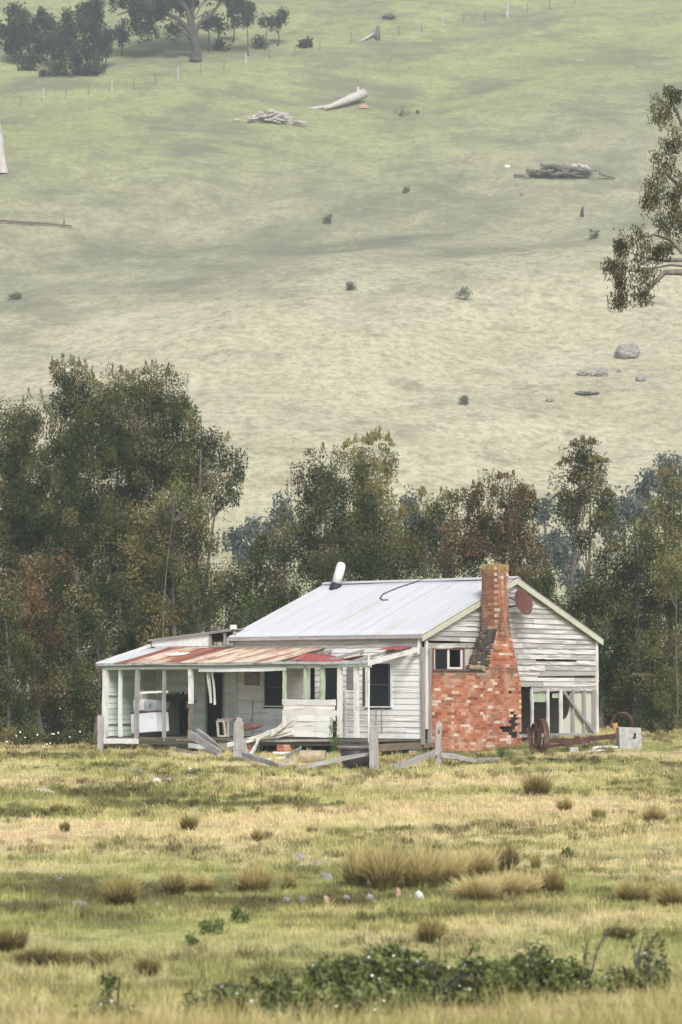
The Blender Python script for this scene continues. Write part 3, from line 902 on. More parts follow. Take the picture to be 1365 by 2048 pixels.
# low clad panel hanging on the verandah front and its fallen neighbour
mb = MB()
rr = random.Random(12)
z = 0.50
while z < 1.50:
    mb.tint = rr.random()
    a = 3.19 + rr.uniform(-0.03, 0.04)
    b_ = 1.27 + rr.uniform(-0.02, 0.05) + (0.1 if z < 0.9 else 0)
    mb.beam((VX - 0.09, b_, z + 0.08), (VX - 0.09, a, z + 0.085), 0.03, 0.155, 6, 0.010)
    z += 0.15
mb.build('clad_panel', M['panel_white'], house)['label'] = 'stained white board panel on the verandah front'
mb = MB()
for k in range(4):
    mb.tint = rr.random()
    mb.beam((VX - 0.16 - 0.03 * k, 2.75, 0.62 + 0.13 * k), (VX - 0.2 - 0.03 * k, 5.15 - 0.55 * k, 0.24 + 0.10 * k), 0.03, 0.14, 8, 0.014, split=0.05)
mb.build('clad_panel', M['panel_white'], house)['label'] = 'fallen board panel slumped towards the ground'
mb = MB(); mb.beam((VX - 0.1, 1.3, 0.42), (VX - 0.1, 4.7, 0.36), 0.05, 0.06, 8, 0.01); mb.build('edge_board', M['timber'], house)

def window(y0, y1, z0, z1, fr='white_paint', sash=True, ajar=False):
    wn = MB(); f = 0.05
    wn.box(-0.045, 0.02, y0 - f, y0, z0, z1); wn.box(-0.045, 0.02, y1, y1 + f, z0, z1)
    wn.box(-0.045, 0.02, y0 - f, y1 + f, z1, z1 + f)
    w_ = wn.build('window', M[fr], house)
    s_ = MB(); s_.box(-0.075, 0.02, y0 - f - 0.02, y1 + f + 0.02, z0 - 0.04, z0); s_.build('sill', M['white_paint'], w_)
    g_ = MB(); g_.box(0.05, 0.06, y0, y1, z0, z1); g_.build('pane', M['glass'], w_)
    if sash:
        s_ = MB(); s_.box(0.02, 0.05, y0, y1, (z0 + z1) / 2 - 0.015, (z0 + z1) / 2 + 0.015); s_.box(0.02, 0.05, y0, y0 + 0.12, z0, z1); s_.build('frame', M['dark_timber'], w_)
    return w_
window(1.12, 1.98, 1.36, 2.60, 'white_paint')
window(5.06, 5.86, 1.36, 2.44, 'post_white')
mb = MB(); mb.box(-0.03, -0.015, 2.02, 2.14, 1.36, 2.6); mb.build('shutter_edge', M['dark_timber'], house)
for y0, y1, z1 in ((2.98, 3.64, 2.60), (7.47, 8.12, 2.50)):
    d_ = MB(); d_.box(-0.04, 0.02, y0 - 0.06, y0, FL, z1); d_.box(-0.04, 0.02, y1, y1 + 0.06, FL, z1); d_.box(-0.04, 0.02, y0 - 0.06, y1 + 0.06, z1, z1 + 0.06)
    d = d_.build('doorway', M['post_green' if y0 < 4 else 'timber'], house)
    l_ = MB(); l_.box(0.08, 0.11, y0 + 0.02, y1 - 0.02, FL + 0.02, z1); l_.build('door_leaf', M['room_shade'], d)
mb = MB(); mb.box(-0.05, -0.02, 2.72, 2.80, FL, 1.80); mb.build('door_trim', M['white_paint'], house)
mb = MB(); mb.box(-0.05, -0.02, 4.12, 4.22, 1.45, 2.66); mb.build('door_trim', M['white_paint'], house)
mb = MB(); mb.beam((-0.05, 6.93, 0.42), (-0.05, 6.93, 3.0), 0.09, 0.03, 6, 0.003); mb.build('corner_board', M['board_mintf'], house)
for y0, z0, z1 in ((1.62, 0.5, 1.32), (1.42, 0.62, 1.32), (6.28, 0.5, 1.55)):
    mb = MB(); mb.tube([(-0.045, y0, z0), (-0.045, y0 + 0.01, (z0 + z1) / 2), (-0.045, y0, z1)], 0.014, 6); mb.build('conduit', M['post_grey'], house)
# two squares of bare unpainted board under the verandah roof
for y0, y1, z0, z1 in ((6.0, 6.62, 1.96, 2.42), (2.3, 2.72, 1.84, 2.6)):
    mb = MB(); mb.box(-0.033, -0.028, y0, y1, z0, z1); mb.build('bare_patch', M['lino'] if 'lino' in M else plain('faded_purple_grey', (0.27, 0.235, 0.25), 0.9, 0.35, 5), house)
# gable window
gw = MB()
gw.box(0.42, 0.49, -0.06, 0.0, 2.38, 3.03); gw.box(1.90, 1.98, -0.06, 0.0, 2.38, 3.03); gw.box(0.42, 1.98, -0.062, 0.0, 2.36, 2.43); gw.box(0.42, 1.98, -0.062, 0, 2.99, 3.03)
gwo = gw.build('window', M['sash'], house)
g_ = MB(); g_.box(0.49, 0.54, -0.05, -0.02, 2.43, 2.99); g_.box(1.17, 1.25, -0.05, -0.02, 2.43, 2.99); g_.box(1.82, 1.90, -0.05, -0.02, 2.43, 2.99); g_.box(1.25, 1.82, -0.045, -0.02, 2.43, 2.49); g_.build('frame', M['white_paint'], gwo)
g_ = MB(); g_.box(0.54, 1.17, 0.0, 0.01, 2.43, 2.99); g_.build('pane', M['glass'], gwo)
mb = MB(); mb.box(0.36, 0.44, -0.035, 0, 2.3, 3.03); mb.box(1.98, 2.05, -0.035, 0, 2.3, 3.03); mb.box(0.7, 1.95, -0.05, 0, 2.28, 2.35); mb.build('window_trim', M['post_grey'], house)

# chimney made of separate bricks ---------------------------------
CB = 0.086
def chim_span(z):
    vr = np.interp(z, [0, 1.9, 2.5, 3.0, 3.46, 3.9, 6], [3.82, 3.78, 3.60, 3.42, 3.28, 3.16, 3.14])
    vl = 1.97 if z < 2.33 else float(np.interp(z, [2.33, 2.5, 2.7, 2.95, 3.2, 3.55], [2.10, 2.17, 2.25, 2.35, 2.43, 2.57]))
    return vl, float(vr)
bk, mo, co = MB(), MB(), MB()
rb = random.Random(44)
CY = -0.82
def hole(v, z):
    return (((v - 3.45) / 0.20) ** 2 + ((z - 0.88) / 0.26) ** 2 < 1 + rb.uniform(-.3, .3)) or (((v - 3.15) / 0.42) ** 2 + ((z - 0.64) / 0.13) ** 2 < 1) or (((v - 3.5) / 0.26) ** 2 + ((z - 0.50) / 0.10) ** 2 < 1) or (abs(v - 3.3) < 0.11 and abs(z - 1.75) < 0.04) or (abs(v - 3.05) < 0.10 and abs(z - 1.25) < 0.04)
z = 0.0
row = 0
while z < 5.46:
    zt = z + CB - 0.011
    blocks = []
    if z < 3.55:
        blocks.append((*chim_span(z), CY, float(np.interp(z, [2.33, 2.6, 3.5], [-0.03, -0.10, -0.26]))))
        if z < 2.30: blocks.append((0.40, 1.955, CY, -0.03))
    else:
        vl, vr = chim_span(z)
        if z > 5.3: vl -= 0.012; vr += 0.012
        blocks.append((vl, vr, CY - (0.012 if z > 5.3 else 0), -0.26))
    for vl, vr, ya, yb in blocks:
        left = vl < 1
        # front face
        L_ = 0.235
        odd = row % 2
        x = vl + (0.113 if odd else 0)
        while x < vr - 0.01:
            a, b = x, min(x + L_ - 0.011, vr - (0.113 if odd else 0))
            x += L_
            if b - a < 0.03: continue
            if hole((a + b) / 2, z) and not left: continue
            bk.tint = min(1, max(0, rb.gauss(0.55, 0.22)))
            j = rb.uniform(-0.004, 0.006)
            bk.box(a, b, ya - j, ya + 0.10, z, zt)
            mo.box(a - 0.006, b + 0.006, ya + 0.009, ya + 0.10, z - 0.006, zt + 0.006)
        for xs_, sg in ((vl, 1), (vr, -1)):
            y0 = ya if odd else ya + 0.112
            while y0 < yb - 0.01:
                y1 = min(y0 + 0.235, yb)
                if y1 - y0 < 0.03: break
                bk.tint = min(1, max(0, rb.gauss(0.5, 0.24)))
                j = rb.uniform(-0.004, 0.006)
                if not (sg < 0 and hole(vr, z) and y0 < ya + 0.1):
                    x0, x1 = (xs_ - j, xs_ + 0.10) if sg > 0 else (xs_ - 0.10, xs_ + j)
                    bk.box(x0, x1, y0 - (j if y0 == ya else 0), y1 - 0.011, z, zt)
                x0, x1 = (xs_ + 0.009, xs_ + 0.10) if sg > 0 else (xs_ - 0.10, xs_ - 0.009)
                mo.box(x0, x1, max(y0 - 0.006, ya + 0.009), y1, z - 0.006, zt + 0.006)
                y0 = y1
        co.box(vl + 0.11, vr - 0.11, ya + 0.11, yb, z - 0.006, zt + 0.006)
    z += CB
    row += 1
ch = bk.build('chimney', M['brick'], house)
mo.build('mortar', M['mortar'], ch)
co.build('chimney_core', M['soot_in'], ch)
mb = MB(); mb.box(0.42, 1.95, CY + 0.01, -0.03, 2.32, 2.37); mb.build('hearth_top', M['soot'], ch)
mb = MB()   # sooty rendered shoulder
prof = [(2.00, 2.36, -0.03), (2.13, 2.46, -0.04), (2.18, 2.55, -0.06), (2.24, 2.70, -0.09), (2.30, 2.85, -0.12), (2.35, 3.0, -0.16), (2.41, 3.18, -0.20), (2.47, 3.34, -0.24), (2.535, 3.50, -0.26), (2.57, 3.60, -0.27)]
rs = random.Random(9)
for i in range(len(prof) - 1):
    a, b = prof[i], prof[i + 1]
    for k in range(5):
        y0, y1 = CY + 0.015 + (a[2] - CY) * k / 5, CY + 0.015 + (a[2] - CY) * (k + 1) / 5
        w0, w1 = 0.02 + rs.uniform(-.03, .05), 0.02 + rs.uniform(-.03, .05)
        mb.hexa([(a[0] - w0, y0, a[1]), (a[0] + 0.1, y0, a[1]), (a[0] + 0.1, y1, a[1]), (a[0] - w1, y1, a[1]), (b[0] - w0, y0, b[1]), (b[0] + 0.1, y0, b[1]), (b[0] + 0.1, y1, b[1]), (b[0] - w1, y1, b[1])])
mb.build('shoulder', M['soot'], ch)
mb = MB(); mb.tube([(1.90, CY + 0.02, 2.45), (1.94, CY + 0.5, 2.47)], 0.08, 12); mb.build('flue_stub', M['pipe_clay'], ch)
# dish on the gable
dc = Vector((4.32, -0.55, 4.44))
camdir = Vector((-4.0, -60.0, -2.2))
Wc = W(dc.x, dc.y, dc.z)
tocam = (Vector((0, 0, CAM_Z)) - Wc).normalized()
rightv = Vector((1, 0, 0))
nd = (tocam * 0.62 + rightv * 0.72 + Vector((0, 0, -1)) * -0.28).normalized()
hm = house.matrix_basis.to_3x3() if False else Matrix.Rotation(R(90) - TH, 3, 'Z')
nl = hm.inverted() @ nd
MD = nl.to_track_quat('Z', 'Y').to_matrix()
mb = MB(); mb.lathe([(0.0, -0.055), (0.12, -0.050), (0.24, -0.030), (0.34, -0.002), (0.40, 0.02), (0.405, 0.012), (0.34, -0.012), (0.24, -0.04), (0.12, -0.06), (0.0, -0.066)], dc, MD, 32)
dish = mb.build('satellite_dish', M['dish'], house, True)
mb = MB(); mb.tube([dc - nl * 0.06, dc - nl * 0.16 + Vector((0, 0.05, -0.06)), Vector((dc.x - 0.1, -0.02, 4.30))], 0.028, 8); mb.tube([dc - nl * 0.1, Vector((dc.x - 0.15, -0.02, 4.62))], 0.02, 6); mb.obox((dc.x - 0.1, -0.035, 4.42), (0.16, 0.02, 0.4)); mb.build('bracket', M['dark'], dish)
dn = MD @ Vector((0, -1, 0))
lowp = dc + Vector((0.05, -0.05, -0.36))
tip = dc + nl * 0.42 + Vector((0.0, 0, -0.18))
mb = MB(); mb.tube([lowp, lowp.lerp(tip, 0.6) + Vector((0, 0, -0.04)), tip], 0.012, 6); mb.obox(tip, (0.05, 0.05, 0.08)); mb.build('feed_arm', M['concrete'], dish)
# leaning white flue on the ridge
fb = Vector((4.15, 6.42, zfront(4.15, 6.42)))
def scr(dx, dz):  # screen-right offset in the house frame
    return hm.inverted() @ Vector((dx, 0, dz))
mb = MB(); mb.tube([fb + scr(-0.02, -0.1), fb + scr(0.03, 0.16)], [0.21, 0.15], 14); mb.tube([fb + scr(-0.17, 0.02), fb + scr(0.2, 0.02)], 0.06, 8); fbm = mb.build('flue_base', M['dark'], house, True)
pth = [fb + scr(0.03, 0.14), fb + scr(0.10, 0.40), fb + scr(0.17, 0.64), fb + scr(0.19, 0.74), fb + scr(0.205, 0.79), fb + scr(0.21, 0.81)]
mb = MB(); mb.tube(pth, [0.148, 0.15, 0.15, 0.135, 0.09, 0.03], 16); mb.build('flue', M['pipe_white'], house, True)
# loose cable on the roof
def rp(v, u): return (v, u, zfront(v, u) + 0.04)
mb = MB(); mb.tube([rp(4.55, 3.3), rp(4.2, 3.5), rp(3.8, 3.75), rp(3.3, 3.9), rp(2.95, 3.75), rp(2.75, 3.5), rp(2.75, 3.3)], 0.016, 6); mb.build('roof_cable', M['dark'], house)
mb = MB(); mb.obox((0.2, 7.25, zl(7.2) + 0.12), (0.14, 0.14, 0.14)); mb.build('vent_cap', M['white_paint'], house)

# ---------------------------------------------------------------- things on and around the verandah
def L2W(mb):
    c, s = math.cos(R(90) - TH), math.sin(R(90) - TH)
    mb.v = [(HC.x + v * c - u * s, HC.y + v * s + u * c, z) for v, u, z in mb.v]
    return mb
def thing_at(name, v, u, z, label, cat, group=None):
    return empty(name, W(v, u, z), R(90) - TH, label=label, cat=cat, group=group)

fr = thing_at('chest_freezer', -1.55, 9.05, 0.42, 'large white chest freezer tipped on the verandah floor', 'freezer')
tilt = Matrix.Rotation(R(-4), 3, 'X')
mb = MB(); mb.obox((0, 0, 0.42), (0.60, 1.02, 0.60), tilt); mb.build('body', M['enamel'], fr, bevel=0.03)
mb = MB(); mb.obox((0, 0, 0.07), (0.52, 0.92, 0.10), tilt); mb.build('base', M['dark'], fr)
mb = MB(); mb.obox((0, 0.02, 0.745), (0.64, 1.06, 0.035), tilt); mb.build('lid_edge', M['rust'], fr)
ov = thing_at('kitchen_stove', -1.55, 9.12, 1.185, 'old white kitchen stove lying on top of the chest freezer', 'stove')
mb = MB(); mb.obox((0, 0.18, 0.18), (0.5, 0.42, 0.34), tilt); mb.build('body', M['enamel'], ov, bevel=0.02)
mb = MB(); mb.obox((0, -0.28, 0.165), (0.46, 0.48, 0.32), tilt); mb.build('door', M['enamel_grey'], ov, bevel=0.015)
mb = MB(); mb.tube([(-0.23, -0.3, 0.25), (-0.26, -0.3, 0.19), (-0.23, -0.3, 0.11)], 0.012, 6); mb.build('handle', M['dark'], ov)
bx = thing_at('cream_box', -1.55, 9.38, 1.545, 'small cream box standing on the white stove', 'box')
mb = MB(); mb.obox((0, 0, 0.14), (0.25, 0.26, 0.28)); mb.build('body', M['cream'], bx, bevel=0.01)
mb = MB(); mb.obox((0, 0, 0.285), (0.27, 0.28, 0.02)); mb.build('lid', M['timber'], bx)
mb = MB(); mb.beam((VX + 0.1, 7.80, 1.78), (VX + 0.1, 8.82, 1.74), 0.12, 0.06, 5, 0.008); mb.build('shelf_rail', M['panel_white'], house)
sp = thing_at('corner_shade_box', -0.45, 9.0, 1.2, 'black box standing in for the darkness in the corner above the stove', 'shade box')  # black box put in to paint the dark region above the stove
mb = MB(); mb.obox((0.0, 0, 0.32), (0.25, 0.8, 0.2)); mb.build('body', M['dark'], sp, bevel=0.03)
mb = MB(); mb.tube([(-0.1, -0.1, 0.42), (-0.1, -0.08, 0.47), (-0.1, 0.08, 0.47), (-0.1, 0.1, 0.42)], 0.012, 6); mb.build('handle', M['dark'], sp)
sp.location.z = 1.28
mb = MB(); mb.box(-0.35, -0.03, 8.5, 9.6, 1.47, 1.50); mb.build('shelf', M['dark_timber'], house)
# overturned pale chair by the doorway
chh = thing_at('kitchen_chair', -1.2, 6.55, 0.42, 'cream kitchen chair tipped against the doorway', 'chair')
cm = Matrix.Rotation(R(12), 3, 'X')
mb = MB()
for a, b in (((0, -0.2, 0.03), (0, -0.13, 0.50)), ((0, 0.08, 0.03), (0, 0.14, 0.50)), ((0, -0.2, 0.05), (0, 0.08, 0.05)), ((0, -0.13, 0.48), (0, 0.14, 0.48))):
    mb.beam(a, b, 0.045, 0.045, 3, 0.002)
mb.build('backrest', M['cream'], chh)
mb = MB(); mb.obox((0.25, -0.05, 0.55), (0.42, 0.42, 0.04), Matrix.Rotation(R(-14), 3, 'Y')); mb.build('seat', M['cream'], chh)
for y in (-0.24, 0.14):
    for x in (0.08, 0.42):
        mb = MB(); mb.beam((x, y, 0.02), (x, y + 0.02, 0.56), 0.035, 0.035, 3, 0.002); mb.build('leg', M['cream'], chh)

# ---------------------------------------------------------------- yard: broken fence, rubbish
def standing(px, py):
    return gp(px, py, 50, 90)
GF = 'posts left of the old yard fence'
def yard_post(px, py, h, wd, label, lean=0, holes=(), top='flat', mt='timber'):
    b = standing(px, py)
    e = empty('fence_post', (b.x, b.y, b.z - 0.05), 0, label=label, cat='post', group=GF)
    mb = MB()
    z_ = [0] + sum([[h0, h1] for h0, h1 in holes], []) + [h]
    solid_parts = [(z_[i], z_[i + 1]) for i in range(0, len(z_), 2)]
    for a, c in solid_parts:
        mb.beam((lean * a, 0, a), (lean * c, 0, c), wd, wd * 0.7, max(2, int((c - a) / 0.12)), 0.007, taper=0.97)
    for a, c in holes:
        for sx_ in (-1, 1):
            mb.beam((lean * a + sx_ * wd * 0.34, 0, a - 0.004), (lean * c + sx_ * wd * 0.34, 0, c + 0.004), wd * 0.33, wd * 0.7, 2, 0.004)
    if top == 'fork':
        mb.beam((lean * h - wd * 0.1, 0, h - 0.02), (lean * h + 0.02, 0, h + 0.10), wd * 0.75, wd * 0.6, 3, 0.01, taper=0.6)
        mb.beam((0.12, 0, 0.55), (0.30, 0.0, 0.02), 0.16, 0.12, 3, 0.02, taper=1.4)
    if top == 'nub':
        mb.beam((0, 0, h - 0.01), (0.0, 0, h + 0.05), wd * 0.5, wd * 0.5, 2, 0.006, taper=0.7)
    mb.build('shaft', M[mt], e)
    return b
pA = yard_post(201, 1504, 1.12, 0.18, 'plain grey fence post at the far left corner of the house')
pB = yard_post(477, 1522, 1.10, 0.26, 'thick silver fence post with a rounded head and slot hole, left of the white panel', 0.02, ((0.72, 0.86), (0.34, 0.46)), 'fork')
pC = yard_post(748, 1541, 1.12, 0.22, 'grey fence post with two mortise holes beside the black tub', 0.0, ((0.84, 0.97), (0.38, 0.50)))
pD = yard_post(878, 1533, 1.14, 0.15, 'slim grey fence post in front of the brick chimney', 0.0, ((0.86, 0.97),), 'nub')

def rail(name, a, b, wa, label, cat='rail', group='fallen rails of the yard fence', lift=0.05, da=0, db=0, mt='timber_x', th=0.09, taper=0.85):
    """a, b: photo positions (x, y) plus height above the ground there"""
    A_, B_ = standing(a[0], a[1]), standing(b[0], b[1])
    A_.z += a[2]; B_.z += b[2]
    mb = MB(); mb.beam(A_, B_, wa, th, 8, 0.012, taper=taper, split=0.05)
    c = (A_ + B_) / 2
    o = mb.build(name, M[mt], None, loc=(c.x, c.y, min(A_.z, B_.z)))
    tag(o, label, cat, group)
    return o
rail('fallen_rail', (487, 1526, 0.22), (562, 1537, 0.04), 0.10, 'grey rail sloping down right from the thick forked post', th=0.13)
rail('fallen_rail', (600, 1540, 0.06), (742, 1540, 0.40), 0.09, 'thin bleached rail rising to the post beside the black tub', th=0.11)
rail('fallen_rail', (786, 1541, 0.05), (874, 1534, 0.38), 0.10, 'long grey rail leaning up to the slim post from the left', th=0.14)
rail('fallen_rail', (884, 1534, 0.30), (950, 1530, 0.10), 0.10, 'grey rail sloping down right from the slim post', th=0.14)
rail('fallen_rail', (944, 1528, 0.06), (1002, 1524, 0.07), 0.10, 'short end of rail lying on the grass below the chimney', th=0.12)
rail('leaning_plank', (440, 1508, 0.03), (378, 1506, 0.55), 0.05, 'splintered plank leaning on the verandah edge, the lower of two', 'plank', 'planks leaning on the verandah edge', th=0.17, taper=1.3)
rail('leaning_plank', (447, 1507, 0.02), (393, 1505, 0.60), 0.05, 'splintered plank leaning on the verandah edge, the upper of two', 'plank', 'planks leaning on the verandah edge', th=0.15, taper=1.5)
rail('fallen_rail', (344, 1503, 0.10), (400, 1511, 0.03), 0.06, 'thin grey stick lying below the verandah freezer', th=0.07)
rail('fallen_rail', (498, 1520, 0.05), (517, 1512, 0.42), 0.05, 'short white stick propped behind the thick forked post', th=0.09, mt='post_white')
rail('fallen_rail', (222, 1541, 0.04), (285, 1545, 0.04), 0.12, 'bleached plank flat in the grass at the left of the yard', th=0.08)
rail('white_strip', (548, 1512, 0.10), (580, 1512, 0.10), 0.12, 'narrow white strip lying under the fallen white panel', 'strip', None, th=0.04, mt='white_paint')
rail('white_strip', (520, 1524, 0.05), (568, 1520, 0.06), 0.14, 'cracked white strip on the grass between thick post and pipe', 'strip', None, th=0.05, mt='panel_white')
for k, (a_, b_, th_, lb) in enumerate([
    ((455, 1504, 0.10), (482, 1512, 0.04), 0.16, 'short broad board behind the thick forked post'),
    ((402, 1503, 0.06), (436, 1512, 0.03), 0.10, 'narrow board on the grass under the leaning planks'),
    ((570, 1518, 0.05), (602, 1511, 0.22), 0.10, 'tilted board end left of the mossy pipe'),
    ((655, 1512, 0.04), (690, 1508, 0.16), 0.09, 'thin board between the mossy pipe and the black tub'),
    ((530, 1530, 0.03), (592, 1527, 0.05), 0.09, 'flat grey board in the grass below the cracked white strip'),
    ((820, 1508, 0.04), (858, 1503, 0.06), 0.10, 'low grey board at the foot of the brown bearer')]):
    rail('loose_board', a_, b_, 0.06, lb, 'board', 'loose boards in the yard', th=th_)
# scattered white pieces in the paddock
def slab(px, py, w_, d_, h_, rz, mt, label, name='white_sheet', cat='sheet', seed=0, group=None, lo=18, hi=90):
    b = gp(px, py, lo, hi)
    r = random.Random(seed + int(px))
    mb = MB()
    nn = 8
    ring = [((w_ / 2) * r.uniform(0.7, 1.1) * math.cos(6.283 * i / nn), (d_ / 2) * r.uniform(0.7, 1.1) * math.sin(6.283 * i / nn)) for i in range(nn)]
    base = len(mb.v)
    for x, y in ring: mb.v.append((x, y, -0.02))
    for x, y in ring: mb.v.append((x * 0.6, y * 0.62, h_ * r.uniform(0.45, 0.9)))
    for i in range(nn):
        j = (i + 1) % nn
        mb.f.append((i, j, nn + j, nn + i)); mb.t.append(0.5)
    mb.v.append((w_ * r.uniform(-.15, .15), 0, h_ * 0.95))
    for i in range(nn):
        mb.f.append((nn + i, nn + (i + 1) % nn, 2 * nn)); mb.t.append(0.5)
    mb.f.append(tuple(range(nn))[::-1]); mb.t.append(0.5)
    o = mb.build(name, M[mt])
    o.location = b
    o.rotation_euler = (0, 0, rz)
    tag(o, label, cat, group)
    return o
slab(80, 1583, 0.75, 0.5, 0.07, 0.1, 'white_paint', 'white sheet flat in the grass near the left edge', seed=1)
slab(312, 1564, 0.5, 0.5, 0.10, 0.0, 'white_paint', 'white sheet in the grass below the verandah, the left of a pair', seed=2)
slab(340, 1564, 0.45, 0.5, 0.10, 0.4, 'white_paint', 'white sheet in the grass below the verandah, the right of a pair', seed=3)
slab(381, 1543, 0.20, 0.2, 0.10, 0.3, 'white_paint', 'small white lump in the grass below the leaning planks', name='white_lump', cat='lump', seed=4)
slab(378, 1551, 0.20, 0.2, 0.05, 0.3, 'rock', 'flat grey stone just below the small white lump', name='stone', cat='stone', seed=14)
GS = 'stones in the paddock'
for k, (px, py, w_, h_, mt, lb) in enumerate([
    (157, 1812, 0.26, 0.07, 'rock', 'grey stone left of the big brown tussock'),
    (118, 1760, 0.16, 0.05, 'rock', 'small grey stone high at the left of the paddock'),
    (316, 1812, 0.17, 0.05, 'rock', 'flat grey stone right of the big brown tussock'),
    (385, 1806, 0.15, 0.05, 'rock_pink', 'pinkish stone between the brown tussocks'),
    (490, 1802, 0.12, 0.05, 'rock', 'small bluish stone below the round golden tussock'),
    (572, 1803, 0.17, 0.07, 'rock', 'dull stone at the left end of the stone row'),
    (607, 1806, 0.24, 0.10, 'rock', 'pale topped stone casting a dark edge in the stone row'),
    (653, 1803, 0.17, 0.08, 'rock_pink', 'rose coloured stone in the middle of the stone row'),
    (692, 1802, 0.18, 0.09, 'rock', 'grey and orange stone right of the rose one'),
    (741, 1803, 0.16, 0.11, 'rock', 'upright pale stone below the long tussocks'),
    (775, 1778, 0.15, 0.07, 'rock', 'half hidden stone under the long tussocks'),
    (797, 1797, 0.14, 0.15, 'rock_pink', 'upright orange broken brick in the stone row'),
    (838, 1798, 0.20, 0.12, 'white_paint', 'peaked white fragment at the right end of the stone row'),
    (822, 1800, 0.15, 0.07, 'rock', 'small pale stone left of the peaked white fragment'),
    (602, 1722, 0.22, 0.13, 'rock', 'peaked pale stone in the mid paddock'),
    (640, 1728, 0.36, 0.04, 'rock', 'thin pale slab beside the peaked stone'),
    (652, 1757, 0.36, 0.08, 'rock', 'long pale slab left of the long tussocks'),
    (742, 1668, 0.16, 0.06, 'white_paint', 'small white stone alone below the yard fence'),
    (1040, 1908, 0.20, 0.06, 'rock_pink', 'pale pinkish stone above the right brambles'),
    (1318, 1660, 0.30, 0.06, 'dark', 'flat dark clod at the right of the paddock'),
    (733, 1872, 0.12, 0.04, 'rock', 'small stone above the white flowered brambles')]):
    slab(px, py, w_, w_ * 0.7, h_, k * 0.7, mt, lb, name='stone', cat='stone', seed=20 + k, group=GS)
# rubble under the verandah
for k, (px, py, w_, h_, mt, lb) in enumerate([
    (262, 1500, 0.2, 0.14, 'rock_pink', 'orange brick lump under the left of the verandah'),
    (277, 1496, 0.24, 0.2, 'rock_pink', 'tall pale orange lump under the freezer end of the verandah'),
    (303, 1499, 0.2, 0.14, 'rock_pink', 'rounded orange lump under the middle of the freezer'),
    (325, 1498, 0.16, 0.16, 'rock_pink', 'pointed orange lump below the dark wall hole'),
    (282, 1506, 0.18, 0.10, 'rock', 'white chip in front of the tall orange lump'),
    (338, 1507, 0.15, 0.08, 'rock', 'white chip beside the thin grey stick'),
    (534, 1505, 0.3, 0.16, 'rock_pink', 'broken orange bricks under the slumped white panel'),
    (625, 1500, 0.35, 0.16, 'rock_pink', 'heap of orange brick pieces behind the clay pipe')]):
    o = slab(px, py, w_, w_ * 0.7, h_, k * 0.9, mt, lb, name='rubble', cat='rubble', seed=60 + k, group='rubble lying along the verandah foot', lo=60)
# clay pipe
b = standing(624, 1526)
e = empty('clay_pipe', b, R(-8), label='short mossy pipe lying on its side before the white panel', cat='pipe')
mb = MB(); Mx = Matrix.Rotation(R(90), 3, 'Y')
mb.lathe([(0.10, -0.34), (0.175, -0.34), (0.18, -0.30), (0.18, 0.30), (0.17, 0.34), (0.10, 0.34), (0.10, -0.34)], (0.02, 0, 0.15), Mx, 28)
mb.build('barrel', M['pipe_clay'], e, True)
mb = MB(); mb.lathe([(0.0, 0.0), (0.10, 0.0), (0.10, 0.01), (0.0, 0.01)], (-0.28, 0, 0.15), Mx, 20); mb.build('bore_shade', M['dark'], e)  # dark disc inside the bore stands in for its shade
# black tub
b = standing(714, 1541)
b.y += 1.1; b.z = gz(b.x, b.y)
e = empty('wash_tub', b, 0, label='black tapered wash tub standing behind the mortised post', cat='tub')
mb = MB(); mb.lathe([(0.0, 0.0), (0.33, 0.0), (0.37, 0.2), (0.41, 0.48), (0.395, 0.48), (0.36, 0.2), (0.31, 0.03), (0.0, 0.03)], (0, 0, 0), None, 32); mb.build('bowl', M['black_tub'], e, True)
mb = MB(); mb.lathe([(0.40, 0.47), (0.49, 0.53), (0.495, 0.55), (0.40, 0.50), (0.39, 0.49)], (0, 0, 0), None, 32); mb.build('rim', M['tub_rim'], e, True)
# bent rusty iron piece on the verandah front
b = W(VX - 0.4, 4.2, 0.62)
mb = MB(); mb.tube([(-0.35, 0, 0), (-0.1, 0.03, 0.12), (0.2, 0, 0.17), (0.42, 0, 0.20)], [0.05, 0.09, 0.07, 0.02], 8, wob=0.25); mb.tube([(0.0, 0, 0.15), (0.03, 0, 0.3), (0.08, 0, 0.42)], [0.015, 0.015, 0.01], 5)
o = mb.build('scrap_iron', M['rust'], None, True); o.location = b; tag(o, 'bent rusty scrap iron lying on the slumped white panel', 'scrap')

# old wheeled machine: axle, rims, drawbar
b = standing(1085, 1505)
axle = empty('rusty_axle', b, 0, label='rusty wheeled axle with two bare iron rims in front of the gable', cat='axle')
be = standing(1240, 1492)
off = be - b
def rim(mb, c, r0, w_, yaw, n=32, th=0.02, spokes=0):
    Mr = Matrix.Rotation(yaw, 3, 'Z') @ Matrix.Rotation(R(90), 3, 'Y')
    mb.lathe([(r0, -w_ / 2), (r0, w_ / 2), (r0 - th, w_ / 2), (r0 - th, -w_ / 2), (r0, -w_ / 2)], c, Mr, n)
    for k in range(spokes):
        a = 6.283 * k / spokes + 0.3
        p = Vector(c) + Mr @ Vector((math.cos(a) * (r0 - th), math.sin(a) * (r0 - th), 0))
        mb.tube([c, p], 0.014, 5)
mb = MB(); rim(mb, (-0.02, 0, 0.47), 0.48, 0.15, R(14), spokes=0, th=0.03); mb.build('wheel', M['rust'], axle, True)
mb = MB(); rim(mb, (-0.16, 0.45, 0.42), 0.40, 0.10, R(14), spokes=6); mb.build('wheel', M['rust'], axle, True)
mb = MB(); mb.beam((0.10, 0.1, 0.30), (off.x - 0.1, off.y, off.z + 0.30), 0.14, 0.13, 10, 0.012); mb.beam((0.10, 0.0, 0.17), (off.x * 0.6, off.y * 0.6, off.z * 0.6 + 0.2), 0.08, 0.07, 8, 0.012)
